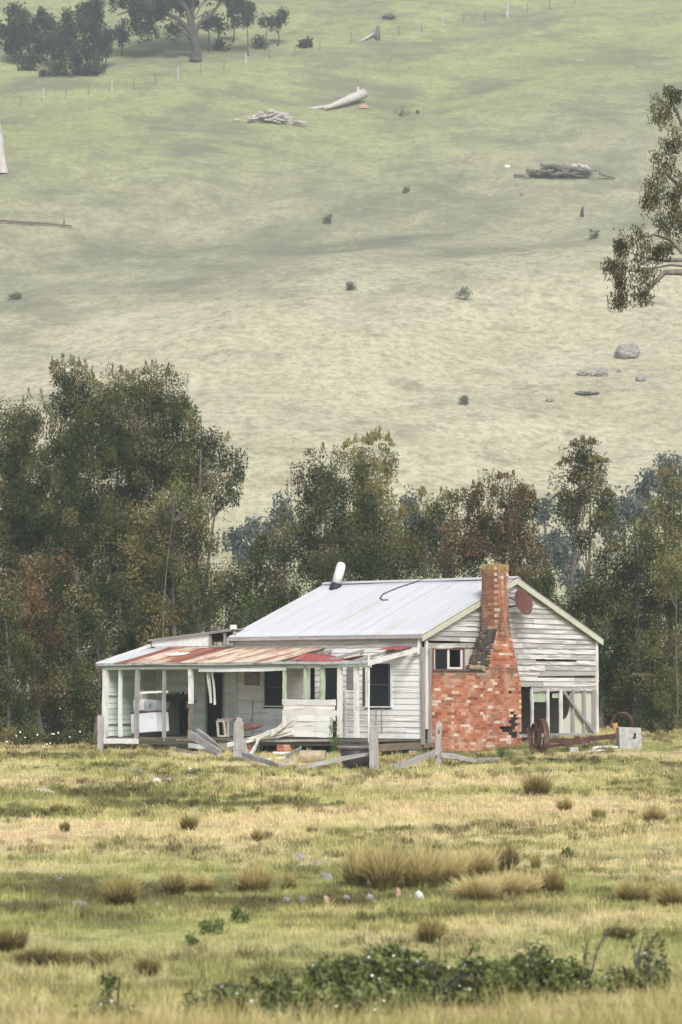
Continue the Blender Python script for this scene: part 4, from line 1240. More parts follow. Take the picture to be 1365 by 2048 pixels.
mb.tube([(off.x * 0.45, off.y * 0.45, 0.2), (off.x * 0.45, off.y * 0.45, 0.42)], 0.07, 8)
mb.build('axle_beam', M['rust'], axle)
mb = MB(); mb.beam((0.05, -0.05, 0.4), (-0.03, -0.12, -0.05), 0.07, 0.05, 5, 0.006); mb.build('leg', M['rust'], axle)
mb = MB(); mb.beam((-0.42, 0.1, 0.7), (-0.30, 0.05, -0.03), 0.06, 0.05, 5, 0.006); mb.build('leg', M['rust'], axle)
mb = MB(); rim(mb, (off.x + 0.12, off.y + 0.35, off.z + 0.66), 0.33, 0.14, R(62), th=0.03); mb.build('wheel', M['rust'], axle, True)
mb = MB(); mb.obox((off.x - 0.08, off.y + 0.3, off.z + 0.50), (0.14, 0.04, 0.34), Matrix.Rotation(R(-8), 3, 'Y')); mb.build('plate', M['ochre'], axle)
b = standing(1259, 1497)
e = empty('concrete_block', b, R(8), label='square pale concrete block at the right end of the rusty axle', cat='block')
mb = MB()
mb.hexa([(-0.33, -0.2, -0.05), (0.35, -0.2, -0.05), (0.35, 0.2, -0.05), (-0.33, 0.2, -0.05), (-0.35, -0.19, 0.62), (0.31, -0.19, 0.60), (0.31, 0.2, 0.60), (-0.35, 0.2, 0.62)])
mb.build('block', M['concrete'], e, bevel=0.02)
mb = MB(); mb.obox((0.12, -0.205, 0.40), (0.06, 0.02, 0.09)); mb.obox((0.10, -0.207, 0.32), (0.09, 0.02, 0.05)); mb.build('hole_shade', M['dark'], e)  # raised dark patches stand in for the shade inside holes
b = standing(1148, 1505)
e = empty('small_block', b, R(12), label='small grey block on the grass below the rusty axle', cat='block')
mb = MB(); mb.hexa([(-0.14, -0.1, -0.03), (0.13, -0.1, -0.03), (0.13, 0.1, -0.03), (-0.14, 0.1, -0.03), (-0.13, -0.09, 0.15), (0.11, -0.09, 0.16), (0.11, 0.1, 0.16), (-0.13, 0.1, 0.15)]); mb.build('block', M['concrete'], e, bevel=0.012)
rail('pale_plank', (1186, 1500, 0.06), (1234, 1498, 0.06), 0.14, 'pale plank on the grass left of the square concrete block', 'plank', None, th=0.06, mt='panel_white')
rail('pale_plank', (1172, 1507, 0.04), (1208, 1504, 0.05), 0.12, 'pale plank lowest on the grass beside the small grey block', 'plank', None, th=0.05, mt='panel_white')

# ---------------------------------------------------------------- foliage
NG = np.random.default_rng(11)

def leaf_mesh(C, D, L, Wd):
    """diamond leaves: centres C, unit directions D"""
    n_ = len(C)
    rnd = NG.normal(size=(n_, 3))
    Sd = np.cross(D, rnd)
    Sd /= np.linalg.norm(Sd, axis=1, keepdims=True) + 1e-9
    l = (L * NG.uniform(0.6, 1.2, n_))[:, None]
    wd = (Wd * NG.uniform(0.7, 1.2, n_))[:, None]
    a = C - D * l / 2
    b = C + D * l / 2
    m = C - D * l * 0.08
    V = np.stack([a, m + Sd * wd / 2, b, m - Sd * wd / 2], 1).reshape(-1, 3)
    Fq = np.arange(4 * n_).reshape(-1, 4)
    return V, Fq

def unit(v): return v / (np.linalg.norm(v, axis=1, keepdims=True) + 1e-9)

def crown(blobs, per, L, Wd, droop=0.5, size=0.42, plume=0, dens=1.0, redtop=0.0, bias=0.0, upright=0.0):
    """blobs: (centre, rx, ry, rz); returns vertices, faces, tints and clump centres"""
    Cs, Ds, Ts, centres = [], [], [], []
    for c, rx, ry, rz in blobs:
        vol = 4.19 * rx * ry * rz
        k = max(6, int(dens * vol / (size ** 3 * 4.19) * 2.9))
        p = unit(NG.normal(size=(k, 3))) * (NG.uniform(0, 1, k) ** 0.42 * NG.uniform(0.80, 1.12, k))[:, None]
        p = p * [rx, ry, rz] + c
        centres.append(p)
        for q in p:
            m = int(per * NG.uniform(0.5, 1.5))
            s = size * NG.uniform(0.6, 1.25)
            g = np.clip(NG.normal(size=(m, 3)), -1.5, 1.5) * 0.45
            g[:, 2] *= 1.2
            Cs.append(q + g * s)
            d = NG.normal(size=(m, 3))
            d[:, 2] -= droop
            d[:, 2] += upright * 2
            Ds.append(unit(d))
            h = (q[2] - c[2]) / rz
            t = NG.uniform(0.0, 0.82) + NG.normal(size=m) * 0.10 + redtop * max(0, h) * 0.5 + bias
            Ts.append(t)
        for _ in range(plume * 2):
            a = NG.uniform(-0.75, 0.75)
            top = np.array([c[0] + rx * a, c[1] + ry * NG.uniform(-.6, .6), c[2] + rz * math.sqrt(max(0.05, 1 - a * a)) * 0.9])
            hh = NG.uniform(0.4, 1.1) * min(1, rz * 0.4)
            m = int(per * 0.35)
            f = NG.uniform(0, 1, m)
            q = top + np.stack([NG.normal(size=m) * 0.10 * (1 - f * 0.85), NG.normal(size=m) * 0.10 * (1 - f * 0.85), f ** 1.3 * hh], 1)
            Cs.append(q)
            d = NG.normal(size=(m, 3)) * 0.5
            d[:, 2] += 1.3
            Ds.append(unit(d))
            Ts.append(NG.uniform(0.6, 1.0, m))
    Cc = np.concatenate(Cs); Dc = np.concatenate(Ds); T = np.clip(np.concatenate(Ts), 0, 1)
    V, Fq = leaf_mesh(Cc, Dc, L, Wd)
    return V, Fq, T, np.concatenate(centres)

def limbs(mb, base, forks, centres, r0, nl=16, n=6):
    """trunk(s) from base to forks, then limbs to some clump centres"""
    base = Vector(base)
    for fk in forks:
        fk = Vector(fk)
        pts, rad = [], []
        K = 7
        bx_, by_ = random.uniform(-.35, .35), random.uniform(-.2, .2)
        kx_ = random.uniform(3.5, 7)
        for i in range(K + 1):
            f = i / K
            p = base.lerp(fk, f)
            p.x += bx_ * math.sin(f * 3.1) + 0.10 * math.sin(f * kx_ + bx_ * 9) * min(1, f * 4) + (fk.x - base.x) * 0.15 * math.sin(f * 3.14) * -1
            p.y += by_ * math.sin(f * 3.1)
            pts.append(p)
            rad.append(r0 * (1 - 0.78 * f) * (1.25 if i == 0 else 1))
        mb.tube(pts, rad, n, cap=False)
        cc = sorted(random.sample(range(len(centres)), min(nl, len(centres))))
        for j in cc:
            t = Vector(centres[j])
            cand = [(i, q) for i, q in enumerate(pts) if q.z < t.z - 0.2 and i > 1]
            if not cand: continue
            i, q = min(cand, key=lambda e: (e[1] - t).length + abs(t.z - e[1].z) * 0.3)
            mid = q.lerp(t, 0.5) + Vector((random.uniform(-.15, .15), random.uniform(-.15, .15), random.uniform(-0.05, 0.25)))
            r = max(0.012, rad[i] * 0.45)
            mb.tube([q, mid, t], [r, r * 0.7, r * 0.25], 5, cap=False)

def tree(name, label, cat, group, bpx, bpy_, d, blobs, leafm, barkm='bark_grey', r0=0.12, forks=None, per=150, L=0.13, Wd=0.042, size=0.46, droop=0.9,
         plume=0, dens=1.0, redtop=0.3, nl=16, bias=0.0, deep=0.9, base=None, upright=0.0):
    """blobs in photo pixels (x, y, rx, ry) at depth d"""
    if base is None:
        p = at(bpx, bpy_, d)
        base = Vector((p.x, d, gz(p.x, d)))
    base = Vector(base)
    ppm = F_PX / d
    bl = []
    for x, y, rx, ry in blobs:
        c = at(x, y, d)
        dy = NG.uniform(-0.4, 0.4) * rx / ppm
        bl.append((np.array([c.x, c.y + dy, c.z]), rx / ppm, rx / ppm * deep, ry / ppm))
    V, Fq, T, cen = crown(bl, per, L, Wd, droop, size, plume, dens, redtop, bias, upright)
    e = empty(name, base, 0, label=label, cat=cat, group=group)
    b = np.array(base)
    npmesh('crown', V - b, Fq, M[leafm], e, {'tint': ('FACE', T)})
    mb = MB()
    if forks is None:
        top = max(bl, key=lambda q: q[0][2])
        fk = [(Vector(top[0]) - base) + Vector((0, 0, top[3] * 0.5))]
    else:
        fk = [at(x, y, d) - base for x, y in forks]
    limbs(mb, (0, 0, -0.15), fk, cen - b, r0, nl)
    mb.build('trunk', M[barkm], e, True)
    return e

GT = 'trees behind the farmhouse'
TREES = [
 # bx, by, d, blobs, leaf, label, options
 (40, 1500, 96, [(20, 900, 70, 100), (55, 860, 50, 70), (10, 1060, 80, 120), (70, 1010, 60, 100), (30, 1250, 90, 110)], 'leaf_dark', 'dark tree at the left edge with a pale crooked stem', dict(plume=1, r0=0.14)),
 (150, 1500, 94, [(135, 790, 52, 70), (190, 860, 80, 100), (130, 930, 60, 90), (170, 1040, 85, 100), (130, 1180, 90, 110)], 'leaf_dark', 'tall dark tree with a feathery top, second from the left edge', dict(plume=4, r0=0.15)),
 (235, 1500, 97, [(232, 800, 60, 60), (260, 900, 70, 90), (240, 1020, 80, 90), (250, 1150, 80, 110)], 'leaf_dark', 'tall tree with brown shoots between two dark crowns', dict(plume=3, redtop=0.6)),
 (330, 1500, 95, [(305, 800, 66, 66), (345, 870, 65, 70), (300, 930, 70, 80), (370, 950, 60, 60)], 'leaf_dark', 'tallest tree of the left clump with reddish upright shoots', dict(plume=5, redtop=0.5, forks=[(305, 800), (350, 880)])),
 (400, 1490, 92, [(400, 880, 48, 45), (445, 925, 42, 50), (430, 985, 42, 38), (385, 960, 45, 50), (462, 965, 26, 40)], 'leaf_dark', 'dark tree leaning right with gaps in its crown', dict(plume=1, forks=[(400, 900), (440, 960)], dens=0.8, nl=20)),
 (345, 1500, 88, [(350, 1030, 60, 60), (300, 1080, 70, 70), (390, 1090, 52, 80), (330, 1170, 95, 80), (400, 1190, 45, 70), (300, 1260, 60, 50)], 'leaf_olive', 'lighter olive tree standing before the tall left clump', dict(redtop=0.3, dens=0.85, bias=0.08)),
 (350, 1500, 86.5, [(350, 985, 32, 30), (395, 1010, 30, 22)], 'leaf_yellow', 'yellow green sapling top rising above the olive tree', dict(dens=0.7, r0=0.03, per=60)),
 (90, 1500, 87, [(90, 1160, 56, 60), (75, 1260, 66, 90), (110, 1370, 60, 80)], 'leaf_red', 'reddish tipped bushy tree low at the left', dict(redtop=0.5, bias=0.08)),
 (190, 1505, 86, [(180, 1270, 60, 90), (160, 1390, 65, 80), (215, 1180, 40, 60)], 'leaf_dark', 'dark bushy tree beside the end of the verandah', dict()),
 (20, 1505, 86, [(15, 1300, 60, 110), (20, 1420, 60, 80)], 'leaf_dark', 'dark bushy tree touching the left edge at the ground', dict()),
 (270, 1500, 91, [(260, 1330, 80, 110), (330, 1290, 70, 60), (240, 1440, 70, 70)], 'leaf_dark', 'dark low tree right behind the verandah roof', dict()),
 (400, 1500, 93, [(430, 1180, 42, 80), (380, 1240, 60, 70), (440, 1240, 60, 50)], 'leaf_olive', 'grey olive thicket tree above the low left roof', dict(dens=0.55, nl=16, barkm='bark_grey')),
 (520, 1500, 90, [(510, 1130, 50, 55), (555, 1100, 45, 60), (480, 1180, 50, 60), (560, 1190, 60, 60), (500, 1230, 60, 50)], 'leaf_dark', 'dark round tree behind the left end of the main roof', dict(redtop=0.5)),
 (470, 1500, 89, [(490, 1220, 45, 30), (380, 1255, 50, 25)], 'leaf_weed', 'bright green sapling foliage above the low left roof', dict(dens=0.5, r0=0.05)),
 (650, 1500, 93, [(640, 950, 48, 50), (620, 1010, 52, 60), (680, 1010, 60, 70), (640, 1090, 80, 70), (720, 1080, 60, 80)], 'leaf_dark', 'dark tree rising behind the white flue', dict(redtop=0.4, plume=1)),
 (745, 1500, 95, [(720, 930, 42, 55), (760, 930, 34, 60), (745, 1000, 55, 70), (770, 1080, 50, 80)], 'leaf_yellow', 'yellow green topped tree behind the roof ridge', dict(plume=5, redtop=0.4, dens=0.8, upright=0.6)),
 (740, 1500, 91, [(735, 1060, 55, 75), (700, 1130, 80, 55), (780, 1130, 60, 60)], 'leaf_dark', 'broad dark tree filling the gap above the ridge', dict(redtop=0.3)),
 (860, 1500, 93, [(860, 1030, 38, 50), (830, 1080, 42, 60), (870, 1110, 55, 70), (900, 1050, 30, 60), (810, 1130, 40, 50)], 'leaf_olive', 'grey olive tree with feathery top between two darker ones', dict(plume=2, dens=0.75)),
 (990, 1500, 91, [(1020, 990, 46, 42), (960, 1010, 44, 40), (1050, 1040, 38, 50), (990, 1060, 75, 55), (1040, 1110, 55, 60), (930, 1100, 60, 60)], 'leaf_red', 'reddish brown broad tree just left of the chimney top', dict(plume=3, redtop=0.5)),
 (1060, 1500, 94, [(1085, 1160, 40, 60), (1040, 1170, 60, 50), (1100, 1220, 50, 60)], 'leaf_dark', 'dark tree behind the gable peak', dict()),
 (1165, 1480, 92, [(1170, 915, 34, 34), (1150, 950, 40, 34), (1195, 955, 34, 36), (1170, 985, 52, 30), (1130, 1005, 22, 20), (1215, 1010, 16, 26), (1142, 1050, 16, 22), (1200, 1048, 18, 20), (1165, 1085, 14, 16)], 'leaf_dark', 'slender twin stemmed tree standing clear right of the gable', dict(plume=5, forks=[(1160, 930), (1185, 930)], dens=0.85, r0=0.11, nl=22, barkm='bark_grey')),
 (1200, 1480, 90, [(1190, 1190, 60, 70), (1160, 1240, 50, 60), (1220, 1290, 60, 90), (1230, 1400, 60, 80)], 'leaf_dark', 'dark bushy tree at the foot of the slender twin stems', dict()),
 (1270, 1478, 89, [(1270, 1110, 60, 60), (1240, 1160, 55, 70), (1310, 1180, 60, 90), (1270, 1280, 80, 90), (1300, 1390, 70, 90)], 'leaf_dark', 'large dark tree right of the farmhouse', dict(redtop=0.4, plume=2, nl=24, r0=0.16)),
 (1340, 1478, 93, [(1335, 1000, 36, 60), (1355, 1080, 50, 70), (1300, 1060, 45, 55), (1350, 1200, 60, 90), (1360, 1330, 60, 110)], 'leaf_olive', 'olive tree with a thin pointed top at the right edge', dict(redtop=0.5, plume=2, dens=0.85)),
 (1350, 1475, 87.5, [(1340, 1130, 30, 24), (1350, 1160, 24, 22)], 'leaf_yellow', 'mustard yellow sapling top at the right edge', dict(dens=0.8, r0=0.025)),
]
for bx_, by_, d_, bl, lm, lab, opt in TREES:
    opt = dict(opt)
    tree('gum_sapling' if 'sapling' in lab else 'bushy_tree', lab, 'tree', GT, bx_, by_, d_, bl, lm, **opt)

# understorey shrubs closing the foot of the tree line
GU = 'dark shrubs under the trees'
for k, (px, rx, top, d_, lm, lab) in enumerate([
    (60, 90, 1400, 92, 'leaf_dark', 'dark shrub under the trees at the left edge'),
    (210, 70, 1380, 93, 'leaf_dark', 'dark shrub under the trees behind the left fence post'),
    (1150, 60, 1330, 95, 'leaf_dark', 'dark shrub seen past the right corner of the gable'),
    (1240, 60, 1380, 96, 'leaf_dark', 'dark shrub under the large tree behind the concrete block'),
    (90, 105, 900, 101, 'leaf_dark', 'tall dark thicket behind the left clump'),
    (300, 100, 960, 101, 'leaf_dark', 'tall dark thicket behind the low left roof'),
    (600, 85, 1120, 99, 'leaf_dark', 'tall dark thicket behind the front of the main roof'),
    (880, 120, 1125, 100, 'leaf_dark', 'tall dark thicket behind the middle of the ridge'),
    (1290, 75, 1230, 101, 'leaf_dark', 'tall dark thicket behind the right hand trees'),
    (0, 60, 1420, 90, 'leaf_dark', 'dark shrub half cut by the left edge'),
    (120, 70, 1410, 90, 'leaf_olive', 'olive shrub under the trees left of the flowering one'),
    (300, 70, 1330, 96, 'leaf_dark', 'dark shrub glimpsed over the verandah roof'),
    (1195, 50, 1300, 98, 'leaf_dark', 'dark shrub just right of the gable corner'),
    (1290, 60, 1350, 95, 'leaf_dark', 'dark shrub between the large tree and the right edge'),
    (1340, 50, 1390, 91, 'leaf_dark', 'dark shrub under the trees at the right edge')]):
    tree('shrub', lab, 'shrub', GU, px, 1480, d_, [(px, (top + 1470) / 2, rx, (1500 - top) / 2)], lm, r0=0.06, dens=0.62 if 'thicket' in lab else 0.8, per=110)
tree('flowering_shrub', 'low green shrub with white blossom at the far left edge of the paddock', 'shrub', None, 60, 1500, 84, [(40, 1485, 60, 24), (130, 1488, 55, 20)], 'leaf_olive', r0=0.04, dens=0.9, L=0.12, Wd=0.05, size=0.3)
tree('shrub', 'dark shrub in the grass at the foot of the far right trees', 'shrub', GU, 1330, 1470, 84, [(1330, 1455, 45, 14)], 'leaf_olive', r0=0.03, dens=0.9, L=0.12, size=0.28)

# bluish trees farther off in the valley
GV = 'hazy trees in the valley'
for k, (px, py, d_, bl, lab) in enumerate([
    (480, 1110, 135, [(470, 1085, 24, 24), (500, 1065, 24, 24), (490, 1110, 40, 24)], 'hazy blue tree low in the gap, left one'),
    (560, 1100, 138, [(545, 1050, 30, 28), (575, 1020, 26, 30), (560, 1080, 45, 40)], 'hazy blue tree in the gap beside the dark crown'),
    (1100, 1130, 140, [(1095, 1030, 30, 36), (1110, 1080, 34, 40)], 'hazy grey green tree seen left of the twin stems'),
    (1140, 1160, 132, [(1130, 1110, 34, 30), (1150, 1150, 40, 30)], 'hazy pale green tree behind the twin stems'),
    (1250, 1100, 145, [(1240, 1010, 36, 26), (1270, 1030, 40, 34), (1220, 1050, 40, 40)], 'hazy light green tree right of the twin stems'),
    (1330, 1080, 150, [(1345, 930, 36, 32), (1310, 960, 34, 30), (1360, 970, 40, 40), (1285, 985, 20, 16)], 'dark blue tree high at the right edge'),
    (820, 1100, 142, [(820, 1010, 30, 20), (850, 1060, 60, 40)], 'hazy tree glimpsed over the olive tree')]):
    tree('valley_tree', lab, 'tree', GV, px, py, d_, bl, 'leaf_hazed', r0=0.14, L=0.30, Wd=0.13, size=0.6, per=60, dens=1.1, nl=8)

# gum tree whose branches hang in from the right
d_ = 60
tree('gum_tree', 'large gum tree whose leafy boughs hang in at the right edge', 'tree', None, 1560, 1500, d_,
     [(1345, 200, 30, 40), (1330, 235, 26, 24), (1350, 290, 36, 36), (1325, 330, 30, 30), (1340, 372, 40, 34), (1310, 385, 22, 28), (1350, 415, 26, 22), (1300, 405, 14, 18),
      (1330, 452, 34, 20), (1365, 460, 30, 28), (1275, 478, 26, 22), (1245, 498, 22, 24), (1230, 530, 20, 22), (1262, 540, 30, 26), (1290, 560, 22, 22), (1240, 565, 18, 22), (1282, 592, 16, 12), (1238, 598, 12, 8), (1300, 510, 22, 16), (1330, 500, 20, 12),
      (1430, 160, 60, 60), (1480, 250, 70, 70), (1560, 120, 90, 80), (1450, 380, 50, 60), (1640, 230, 80, 90), (1570, 330, 60, 60)], 'leaf_gum', 'bark_grey', 0.30,
     forks=[(1480, 200), (1600, 160)], per=75, L=0.11, Wd=0.028, size=0.24, droop=1.8, dens=0.9, nl=0, bias=0.05, redtop=0)
gum = bpy.data.objects['gum_tree']
gb = gum.location
mb = MB()
def gpth(pts, r0, r1):
    P_ = [at(x, y, d_) - gb for x, y in pts]
    mb.tube(P_, list(np.linspace(r0, r1, len(P_))), 7, cap=False)
gpth([(1575, 700), (1490, 590), (1400, 535), (1365, 545), (1330, 545), (1305, 570), (1285, 590), (1265, 590)], 0.12, 0.02)
gpth([(1400, 535), (1365, 520), (1330, 522), (1290, 515), (1260, 505)], 0.06, 0.012)
gpth([(1400, 535), (1365, 505), (1340, 480), (1310, 470), (1280, 475)], 0.06, 0.012)
gpth([(1555, 560), (1440, 440), (1375, 385), (1335, 350), (1320, 320)], 0.09, 0.015)
gpth([(1375, 385), (1350, 392), (1320, 398), (1300, 402)], 0.035, 0.01)
gpth([(1400, 535), (1340, 530), (1290, 540), (1245, 545)], 0.035, 0.008)
gpth([(1545, 460), (1430, 320), (1365, 250), (1345, 205)], 0.09, 0.02)
mb.build('bough', M['bark_grey'], gum, True)

# ---------------------------------------------------------------- things on the hill
def far_tree(px, py, blobs, lab, leafm='leaf_grove', **k):
    p = gp(px, py, 150, 520)
    o = dict(L=0.42, Wd=0.2, size=0.8, per=60, dens=1.3, nl=6, r0=0.12, redtop=0, barkm='bark_dark')
    o.update(k)
    return tree(o.pop('name', 'paddock_tree'), lab, 'tree', o.pop('group', 'small trees high on the hill'), px, py, p.y, blobs, leafm, base=p, **o)
far_tree(392, 122, [(250, -10, 40, 30), (300, 20, 50, 26), (340, 60, 26, 18), (300, 60, 30, 18), (350, -20, 60, 40), (430, -40, 50, 40), (270, 40, 26, 26), (330, -70, 80, 50), (460, -10, 30, 25), (400, -100, 80, 50)],
         'big spreading gum high on the hill, its crown cut by the top of the photo', name='spreading_gum', group=None, r0=0.75, forks=[(386, 40)], nl=14, dens=0.75, barkm='bark_dark')
sg = bpy.data.objects['spreading_gum']
def slimb(pts, r0, r1):
    mb = MB(); P_ = [at(x, y, sg.location.y) - sg.location for x, y in pts]
    mb.tube(P_, list(np.linspace(r0, r1, len(P_))), 8, cap=False)
    mb.build('limb', M['bark_dark'], sg, True)
slimb([(392, 108), (389, 80), (378, 58), (352, 35), (315, 20), (270, 18), (235, 30)], 0.5, 0.06)
slimb([(388, 72), (400, 45), (425, 28), (440, 5), (450, -30)], 0.32, 0.08)
slimb([(388, 80), (368, 66), (345, 62)], 0.3, 0.08)
slimb([(384, 62), (375, 20), (350, -20), (330, -60)], 0.34, 0.08)
for px, py, bl, lab in [
    (45, 130, [(40, 60, 32, 45), (30, 90, 26, 26)], 'small dark tree leftmost in the hill grove'),
    (78, 126, [(80, 50, 22, 36), (75, 90, 22, 26)], 'small round tree second from the left in the hill grove'),
    (105, 140, [(105, 75, 26, 32), (112, 105, 20, 22)], 'pale small tree in the left of the hill grove'),
    (145, 155, [(138, 60, 24, 36), (148, 100, 26, 36)], 'small tall tree in the middle of the hill grove'),
    (190, 148, [(182, 45, 34, 46), (190, 95, 28, 34)], 'broad small tree right of the middle of the hill grove'),
    (212, 138, [(210, 80, 22, 36)], 'narrow small tree at the right of the hill grove'),
    (246, 112, [(246, 70, 20, 22)], 'little tree under the hanging left bough of the big gum'),
    (418, 104, [(418, 40, 16, 24)], 'slender sapling right beside the big gum trunk'),
    (436, 100, [(440, 45, 15, 20)], 'slender sapling second right of the big gum'),
    (466, 86, [(466, 25, 17, 28)], 'thin tall sapling third right of the big gum'),
    (497, 112, [(494, 28, 24, 28)], 'bushy topped sapling fourth right of the big gum'),
    (530, 100, [(532, 38, 15, 14)], 'small sapling left of the last round one'),
    (556, 92, [(558, 36, 20, 22)], 'round headed sapling farthest right of the big gum')]:
    far_tree(px, py, bl, lab)
for k, (px, py, w_, lab) in enumerate([(60, 140, 60, 'dark scrub at the left foot of the hill grove'), (110, 152, 60, 'dark scrub below the middle of the hill grove'), (180, 150, 70, 'dark scrub at the right foot of the hill grove'),
                         (520, 98, 22, 'little dark bush right of the big gum'), (612, 96, 26, 'grey bush by the hill track'), (440, 100, 20, 'little dark bush behind the slender saplings')]):
    far_tree(px, py, [(px, py - 8, w_ / 2, 11)], lab, name='scrub', group='scrub on the hill', r0=0.05, dens=1.0)
# white trunk at the left edge
p = gp(6, 345, 150, 520)
far_tree(4, 345, [(-60, 60, 60, 60), (-120, 20, 60, 50)], 'pale smooth gum trunk at the left edge of the hill', name='pale_gum', group=None, r0=0.62, forks=[(-35, 120)], barkm='bark_pale', nl=8)
# bushes dotted on the hill
GB = 'bushes dotted over the hill'
for px, py, w_, h_, lab in [(928, 600, 28, 28, 'grey bush alone on the straw slope above the middle trees'), (655, 448, 16, 18, 'small round bush right of centre on the middle slope'), (810, 386, 18, 16, 'small dark bush on the upper green slope'),
                            (1188, 478, 22, 22, 'grey bush on the slope left of the gum boughs'), (700, 582, 20, 18, 'faint grey bush on the lower straw slope'), (928, 808, 14, 16, 'small dark bush low on the straw slope'),
                            (30, 600, 34, 14, 'grey bush at the left on the lower slope'), (815, 232, 60, 10, 'long dark clump of scrub below the fallen trunk')]:
    far_tree(px, py, [(px, py - h_ / 2, w_ / 2, h_ / 2)], lab, 'leaf_pale', name='hill_bush', group=GB, r0=0.04, L=0.2, Wd=0.08, size=0.35, dens=0.16)
# fallen trunk and its brush
A_, B_ = gp(650, 222, 150), gp(728, 205, 150)
B_.z += 0.35
mb = MB()
P_ = [A_.lerp(B_, i / 6) + Vector((0, 0, 0.25 + 0.07 * i)) for i in range(7)]
mb.tube(P_, [0.12, 0.24, 0.34, 0.42, 0.46, 0.52, 0.60], 12, wob=0.08)
mb.tube([P_[5], P_[5] + Vector((0.1, 0, 1.0))], [0.2, 0.12], 7)
mb.tube([P_[1], P_[1] + Vector((-2.5, 0.5, -0.2)), P_[1] + Vector((-5, 0.3, -0.9))], [0.22, 0.16, 0.06], 7)
o = mb.build('log', M['bark_pale'], None, True, loc=A_); tag(o, 'bleached fallen tree trunk lying on the upper hill', 'log')
def brush(px, py, wpx, hpx, lab, n_, mt='bark_pale', name='brush_pile', rr_=0.05):
    p = gp(px, py, 150)
    ppm = F_PX / p.y
    mb = MB()
    w_, h_ = wpx / ppm, hpx / ppm
    for i in range(n_):
        x = random.gauss(0, w_ * 0.22)
        zt = h_ * math.exp(-(x / (w_ * 0.4)) ** 2)
        a = random.uniform(-0.5, 0.5)
        l = random.uniform(0.12, 0.3) * w_
        c = Vector((x, random.uniform(-1, 1), random.uniform(0.05, 1) * zt + gz(p.x + x, p.y) - p.z))
        dv = Vector((math.cos(a), random.uniform(-.4, .4), math.sin(a) * 0.6)) * l / 2
        r = random.uniform(0.4, 1.6) * rr_
        mb.tube([c - dv, c + Vector((0, 0, random.uniform(-.1, .15))), c + dv], [r, r, r * 0.4], 5)
    o = mb.build(name, M[mt], None, True)
    o.location = p
    return tag(o, lab, 'brushwood', 'piles of dead wood on the hill')
brush(545, 246, 110, 24, 'heap of grey dead branches left of the fallen trunk', 90, rr_=0.09)
brush(1120, 354, 150, 24, 'long dark heap of dead wood in the middle right of the hill', 110, 'bark_grey', rr_=0.12)
brush(1160, 348, 50, 18, 'paler stack of logs at the right of the dark dead wood', 30, 'bark_pale', rr_=0.2)
p = gp(727, 214, 150)
mb = MB(); mb.lathe([(0, 0.35), (0.4, 0.28), (0.8, -0.1), (0.9, -0.3)], (0, 0, 0), None, 12); o = mb.build('earth_mound', M['earth'], None, True); o.location = p; tag(o, 'orange patch of bare earth at the root of the fallen trunk', 'earth mound')
# rocks and stumps on the hill
def hill_rock(px, py, wpx, hpx, lab, name='boulder', cat='boulder', mt='rock', grp='pale boulders on the right of the hill'):
    p = gp(px, py, 140)
    ppm = F_PX / p.y
    import bmesh
    bm = bmesh.new()
    bmesh.ops.create_icosphere(bm, subdivisions=3, radius=1)
    r = random.Random(int(px))
    o1 = Vector((r.uniform(0, 9), r.uniform(0, 9), r.uniform(0, 9)))
    for v in bm.verts:
        q = v.co * 2 + o1
        k = 1 + 0.16 * math.sin(q.x * 2.1 + q.y) + 0.12 * math.sin(q.y * 3.3 - q.z) + 0.08 * math.sin(q.z * 5 + q.x * 2)
        v.co = Vector((v.co.x * k * wpx / ppm / 2, v.co.y * k * wpx / ppm / 2.6, (v.co.z * k * 0.75 + 0.45) * hpx / ppm * 0.75))
    me = bpy.data.meshes.new(name); bm.to_mesh(me); bm.free()
    me.materials.append(M[mt])
    o = bpy.data.objects.new(name, me); COL.objects.link(o)
    o.location = p
    return tag(o, lab, cat, grp)
hill_rock(1256, 716, 44, 32, 'largest pale boulder on the lower right slope')
hill_rock(1166, 750, 26, 10, 'flat pale rock left of the dark tipped one')
hill_rock(1205, 752, 24, 18, 'grey rock with a dark tip below the largest boulder')
hill_rock(1186, 752, 12, 8, 'small white rock between two grey ones')
hill_rock(1283, 762, 20, 16, 'grey rock below right of the largest boulder')
hill_rock(1172, 788, 50, 7, 'long low pale rock ledge at the lower right slope')
hill_rock(1100, 803, 16, 6, 'faint bluish rock low on the slope')
hill_rock(1238, 745, 10, 8, 'tiny pale rock in line under the largest boulder')
hill_rock(1015, 336, 12, 7, 'small bright white rock left of the dark dead wood', mt='white_paint')
hill_rock(1035, 372, 8, 7, 'tiny pale rock below the dark dead wood, upper', grp='tiny pale rocks below the dead wood')
hill_rock(1043, 390, 8, 6, 'tiny pale rock below the dark dead wood, lower', grp='tiny pale rocks below the dead wood')
hill_rock(1280, 364, 8, 8, 'tiny white rock beside the gum boughs', grp='tiny pale rocks below the dead wood')
hill_rock(778, 38, 30, 12, 'dark low rock near the top of the hill', mt='bark_grey')
def stump(px, py, h, r0, lab, mt='fence_far'):
    p = gp(px, py, 150)
    mb = MB(); mb.tube([(0, 0, -0.2), (0, 0, h * 0.5), (0.05, 0, h)], [r0 * 1.25, r0, r0 * 0.8], 9, wob=0.1)
    o = mb.build('tree_stump', M[mt], None, True); o.location = p; tag(o, lab, 'stump', 'stumps on the hill')
    return p
stump(756, 80, 1.7, 0.28, 'grey upright stump near the top of the hill track', 'bark_grey')
stump(1165, 434, 1.0, 0.16, 'small dark stump left of the gum boughs', 'bark_dark')
rp_ = gp(725, 82, 150)
mb = MB(); A_ = gp(722, 84, 150); B_ = gp(752, 74, 150); mb.tube([A_ + Vector((0, 0, 0.1)), B_ + Vector((0, 0, 0.5))], [0.1, 0.22], 8)
